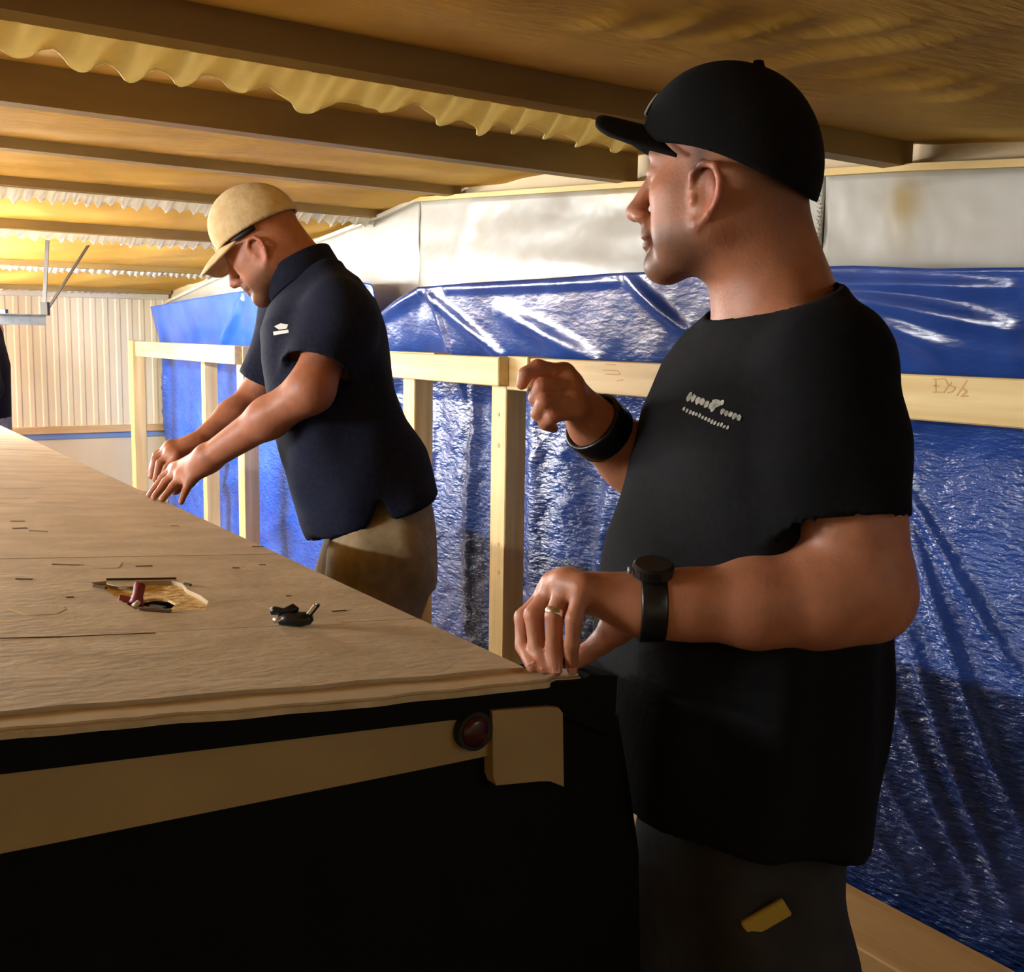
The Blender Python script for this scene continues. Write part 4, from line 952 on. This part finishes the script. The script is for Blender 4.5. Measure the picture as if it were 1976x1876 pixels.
# ================================================================== person 2: man in navy polo leaning on the deck
def farman():
    b = math.radians(10); fw = -math.cos(b)*RH-math.sin(b)*FH; lat = np.cross(ZU, fw)
    D0 = 2.52; hip = W(748, 985, D0); nkp = W(606, 545, D0); w = unit(nkp-hip); base = np.array([hip[0]+.02, hip[1], 0])
    st = []
    for (xl, yl, xr, yr, al) in reversed([(548, 570, 648, 520, .085), (520, 600, 690, 545, .15), (502, 640, 722, 590, .19), (502, 690, 742, 650, .2), (512, 750, 756, 715, .195), (528, 810, 765, 770, .19), (540, 880, 785, 820, .19), (556, 950, 815, 870, .19), (580, 1015, 835, 920, .19), (610, 1075, 855, 975, .185)]):
        L = W(xl, yl, D0); R_ = W(xr, yr, D0); st.append(((L+R_)/2, al, np.linalg.norm(L-R_)/2))
    st.sort(key=lambda s: s[0]@w)
    a = math.radians(4); hf = -math.cos(a)*RH+math.sin(a)*FH; HR = frame(hf, math.radians(33)); HC = W(516, 484, 2.50); nk = W(606, 545, 2.52)
    shL = W(656, 612, 2.36); elL = W(600, 752, 2.30); wrL = W(402, 884, 2.41)
    shR = W(560, 610, 2.70); elR = W(498, 770, 2.74); wrR = W(380, 862, 2.625)
    fl = Field(*fld([HC, shL, elL, wrL, shR, elR, wrR, W(280, 930, 2.5), hip+Z3*.05], .15), .0048)
    head(fl, HC, HR, nk, 1.05, .9)
    fl.loft(st[2:], w, lat, .04, 2.2, -.028); fl.cone(nk, shL, .04, .035, .04); fl.cone(nk, shR, .04, .035, .04)
    fl.chain([shL, elL], [.046, .045], .03); fl.chain([elL, elL*.6+wrL*.4, wrL], [.044, .040, .028], .025)
    fl.chain([shR, elR], [.046, .045], .03); fl.chain([elR, elR*.6+wrR*.4, wrR], [.044, .040, .028], .025)
    def tip(px_, py_): return onP(px_, py_, P0, EN)+EN*.0068
    F1 = [[W(338, 903, 2.475), W(314, 922, 2.475), tip(288, 962)], [W(343, 910, 2.455), W(320, 930, 2.452), tip(297, 966)], [W(352, 919, 2.432), W(334, 938, 2.425), tip(313, 970)], [W(366, 929, 2.412), W(358, 948, 2.405), tip(349, 976)]]
    hand(fl, wrL, F1, [.0086, .009, .0086, .0078], [W(372, 912, 2.455), W(352, 930, 2.475), W(338, 946, 2.475)], .010, .026)
    F2 = [[W(330, 860, 2.615), W(302, 878, 2.61), W(290, 912, 2.60)], [W(328, 866, 2.598), W(300, 886, 2.59), W(292, 920, 2.583)], [W(331, 874, 2.58), W(308, 894, 2.57), W(300, 926, 2.57)], [W(340, 882, 2.565), W(322, 902, 2.56), W(312, 922, 2.56)]]
    hand(fl, wrR, F2, [.0086, .009, .0086, .0078], [W(358, 876, 2.635), W(330, 900, 2.64), W(304, 920, 2.62)], .010, .026)
    V, Q = fl.mesh(); col = headcol(V, HC, HR, np.array(lin(174, 112, 84)[:3]), 1, 0, .9)
    pr = obj('person', V, Q, 'skin', None, base, True, col)
    tag(pr, 'man in tan cap and navy polo shirt bending over the deck edge', 'person'); eyes(pr, HC, HR, .9)
    # polo
    hp = [W(590, 1036, D0), W(690, 990, D0), W(838, 945, D0)]
    hn = unit(np.cross(hp[2]-hp[0], lat)); hn = hn if hn[2] < 0 else -hn; cN = (W(545, 582, 2.52)+W(600, 500, 2.52))/2
    nn = unit(W(575, 500, 2.52)-W(606, 560, 2.52))
    dL = unit(elL-shL); sL = shL*.30+elL*.70; dR = unit(elR-shR); sR = shR*.22+elR*.78
    def cut(x, y, z):
        pl = lambda p, n_: (x-p[0])*n_[0]+(y-p[1])*n_[1]+(z-p[2])*n_[2]; ds = lambda p: np.sqrt((x-p[0])**2+(y-p[1])**2+(z-p[2])**2)
        s_ = x*RH[0]+y*RH[1]; v0 = W(752, 965, D0)@RH          # tail hem with a notch at the side vent
        out = pl(hp[0], hn)-.006*np.sin((s_-v0)*18)+.045*np.exp(-((s_-v0)/.016)**2)
        return np.maximum(out, np.minimum(pl(cN, nn), 0.085-ds(cN)))
    pair = []
    for ex in (.010, 0):
        fs = Field(*fld([s[0] for s in st]+[shL, shR, elL, elR], .22), .0065)
        fs.loft(st, w, lat, 0, 2.25, 0); fs.cone(W(622, 560, 2.50), shL, .055, .066, .05); fs.cone(W(600, 560, 2.54), shR, .055, .066, .05)
        fs.chain([shL, shL*.2+elL*.8], [.074, .071], .03, (sL+dL*ex, dL)); fs.chain([shR, shR*.15+elR*.85], [.074, .070], .03, (sR+dR*ex, dR))
        lo, hi = fs.lo, fs.lo+fs.h*fs.n
        fold_noise(fs, 5, .004, lo, hi, [((.7, -.5, .5), 34, .3, 1), ((.4, .8, .7), 27, 1.7, .8), ((.9, -.2, -.3), 44, .7, .6)])
        if ex == 0:
            sl, P = fs.block(lo, hi); fs.f = np.maximum(fs.f, cut(*P).astype(np.float32))
        pair.append(fs)
    pre = pair[0].f; V, Q = pair[1].mesh(); V, Q = keep(V, Q, pair[0].at(V) > -.005)
    V = snap(V, Q, [cut, plane_fn(sL, dL), plane_fn(sR, dR)])
    so = solid(obj('polo_shirt', V, Q, 'navy', pr, smooth=True), .004, -1)
    # collar
    ax = unit(W(560, 480, 2.52)-W(604, 552, 2.52)); ring_band('collar', W(580, 530, 2.515), ax, .080, .082, .05, .006, 'navy', so, lat)
    def surf(px_, py_):
        q = ray(px_, py_); ts = np.linspace(2.1, 2.8, 900); p = CAM+ts[:, None]*q
        k = np.argmax(pair[0].at(p) < 0); return CAM+(ts[k]-.002)*q
    Vs = []; Fq = []
    for quad in ([(529, 630), (541, 624), (556, 626), (553, 634), (538, 636)], [(527, 640), (556, 636), (557, 642), (528, 647)]):
        n = len(quad); k0 = len(Vs); r_ = [surf(*q) for q in quad]; Vs += r_+[p+cf*.004 for p in r_]
        Fq.append(tuple(range(k0, k0+n))); Fq += [(k0+k, k0+n+k, k0+n+(k+1) % n, k0+(k+1) % n) for k in range(n)]
    obj('chest_logo', Vs, Fq, 'printw', so)
    # trousers
    pel = W(742, 985, D0)
    ft = Field(np.array([base[0]-.45, base[1]-.45, .08]), np.array([base[0]+.4, base[1]+.4, pel[2]+.16]), .008)
    ft.loft([(pel-Z3*.14, .160, .118), (pel-Z3*.04, .160, .112), (pel+Z3*.06, .150, .10)], ZU, lat, .02)
    for s, dx in ((1, .0), (-1, .10)):
        h_ = pel-Z3*.08+lat*.095*s+fw*.02; kn = np.array([h_[0], h_[1], .5])+fw*(.03+dx); an = np.array([h_[0], h_[1], .13])+fw*(-.02+dx)
        ft.chain([h_, kn, an], [.112, .085, .07], .03); bootsobj(pr, np.array([an[0], an[1], 0]), fw)
    fold_noise(ft, 3, .005, ft.lo, ft.lo+ft.h*ft.n, [((.9, -.4, .35), 45, .3, 1), ((.4, .8, .6), 34, 1.7, .8)])
    V, Q = ft.mesh(); obj('trousers', V, Q, 'khaki', pr, smooth=True)
    # tan cap
    fc = Field(HC-np.array([.19]*3), HC+np.array([.19]*3), .005); L = lambda *p: HC+.9*(HR@np.array(p))
    fc.ell(L(-.010, 0, .060), (.0965, .083, .095), HR, 0); fc.ell(L(.018, 0, .088), (.070, .066, .066), HR, .03)
    def rim(x, y, z):
        q0 = (x-HC[0])*HR[0, 0]+(y-HC[1])*HR[1, 0]+(z-HC[2])*HR[2, 0]; q2 = (x-HC[0])*HR[0, 2]+(y-HC[1])*HR[1, 2]+(z-HC[2])*HR[2, 2]
        return (.046+.06*q0)-q2
    sl, P = fc.block(fc.lo, fc.lo+fc.h*fc.n); pre2 = fc.f.copy(); fc.f = np.maximum(fc.f, rim(*P).astype(np.float32))
    V, Q = fc.mesh(); fc.f = pre2; V, Q = keep(V, Q, fc.at(V) > -.0045); V = snap(V, Q, [rim])
    cap = solid(obj('cap', V, Q, 'tan', pr, smooth=True), .004, -1)
    G = np.zeros((33, 12, 3))
    for i in range(33):
        th = (i/32-.5)*2; y_ = .086*th; x_in = .098*math.sqrt(max(0, 1-(y_/.096)**2))-.010
        x_out = max(.084+.078*max(0, 1-abs(th)**4)**.45, x_in+.004)
        for j in range(12):
            x_ = x_in+(x_out-x_in)*j/11; G[i, j] = L(x_, y_, .062-.22*(x_-.09)-4.6*y_*y_-3.5*max(0, x_-.11)**2)
    V, Q = gridvf(G); solid(obj('brim', V, Q, 'tan', cap, smooth=True), .005, 0)
    V, Fs = tubevf([L(-.014, 0, .162), L(-.014, 0, .169)], [.009, .006], 12); obj('button', V, Fs, 'tan', cap, smooth=True)
    # dark hair patch at the temple, under the cap
    V, Fs = tubevf([L(.045, .076, .048), L(.015, .081, .046), L(-.02, .083, .044)], [.003, .006, .005], 8); obj('sideburn_hair', V, Fs, 'hair', pr, smooth=True)

# ================================================================== person 3: bystander partly seen at the far end
def thirdman():
    fw = unit(-FH*.4-RH*.9); lat = np.cross(ZU, fw); c = W(-27, 700, 6.35); base = np.array([c[0], c[1], 0]); B = lambda a, l, z: base+fw*a+lat*l+Z3*z
    HR = frame(fw, .5); HC = B(.05, 0, 1.555); nk = B(-.01, 0, 1.44)
    shL, shR = B(0, .19, 1.40), B(0, -.19, 1.40); elL, elR = B(-.02, .235, 1.13), B(-.02, -.235, 1.13); wrL, wrR = B(.06, .23, .90), B(.06, -.23, .90)
    fl = Field(B(0, 0, .75)-.42*np.array([1, 1, 0]), B(0, 0, 1.84)+.42*np.array([1, 1, 0]), .008)
    head(fl, HC, HR, nk); st = [(B(0, 0, .8), .16, .11), (B(.01, 0, 1.0), .165, .125), (B(0, 0, 1.25), .18, .12), (B(0, 0, 1.40), .17, .09), (B(-.01, 0, 1.47), .08, .07)]
    fl.loft(st, ZU, lat, .03, 2.2, -.02); fl.cone(nk, shL, .05, .05, .05); fl.cone(nk, shR, .05, .05, .05)
    for sh, el, wr, s in ((shL, elL, wrL, 1), (shR, elR, wrR, -1)):
        fl.chain([sh, el, wr], [.052, .04, .028], .03)
        fg = [[wr+fw*.02+lat*(.0)+Z3*-.08+fw*(k*.02-.03), wr+fw*(.03+k*.02-.03)-Z3*.12, wr+fw*(.04+k*.02-.03)-Z3*.15-lat*s*.02] for k in range(4)]
        hand(fl, wr, fg, [.009]*4, [wr+fw*.035-Z3*.03, wr+fw*.055-Z3*.06, wr+fw*.06-Z3*.09], .010, .026)
    V, Q = fl.mesh(); pr = obj('person', V, Q, 'skin', None, base, True, headcol(V, HC, HR, np.array(lin(190, 130, 100)[:3]), 0, 1))
    tag(pr, 'person in a black jacket and grey trousers standing by the corrugated wall', 'person')
    fs = Field(B(0, 0, .88)-.4*np.array([1, 1, 0]), B(0, 0, 1.56)+.4*np.array([1, 1, 0]), .01)
    fs.loft(st, ZU, lat, 0, 2.2, .006); fs.cone(nk-Z3*.03, shL, .05, .062, .05); fs.cone(nk-Z3*.03, shR, .05, .062, .05)
    for sh, el, wr in ((shL, elL, wrL), (shR, elR, wrR)): fs.chain([sh, el, wr*.9+el*.1], [.068, .06, .045], .03)
    fs.f = np.maximum(fs.f, (.955-fs.ax[2])[None, None, :].astype(np.float32)); V, Q = fs.mesh(); obj('jacket', V, Q, 'blackcloth', pr, smooth=True)
    ft = Field(B(0, 0, .08)-.3*np.array([1, 1, 0]), B(0, 0, 1.1)+.3*np.array([1, 1, 0]), .01)
    ft.loft([(B(0, 0, .80), .165, .12), (B(0, 0, .97), .165, .12)], ZU, lat, .02)
    for s in (1, -1):
        ft.chain([B(0, .095*s, .82), B(.01, .1*s, .48), B(-.02, .1*s, .13)], [.1, .075, .06], .03); bootsobj(pr, B(-.02, .1*s, 0), fw)
    V, Q = ft.mesh(); obj('trousers', V, Q, 'greypants', pr, smooth=True)
    fh = Field(HC-.16, HC+.18, .008); fh.ell(HC+HR@np.array((-.022, 0, .055)), (.104, .084, .094), HR, 0)
    fh.sub(lambda x, y, z: (x-HC[0])*-HR[0, 0]+(y-HC[1])*-HR[1, 0]+(z-HC[2])*-HR[2, 0]+.5*((z-HC[2])-.1)*0+.055-((z-HC[2])*.9), HC-.2, HC+.2, .004)
    V, Q = fh.mesh()
    if len(V) > 20: obj('hair', V, Q, 'hair', pr, smooth=True)
nearman(); farman(); thirdman()
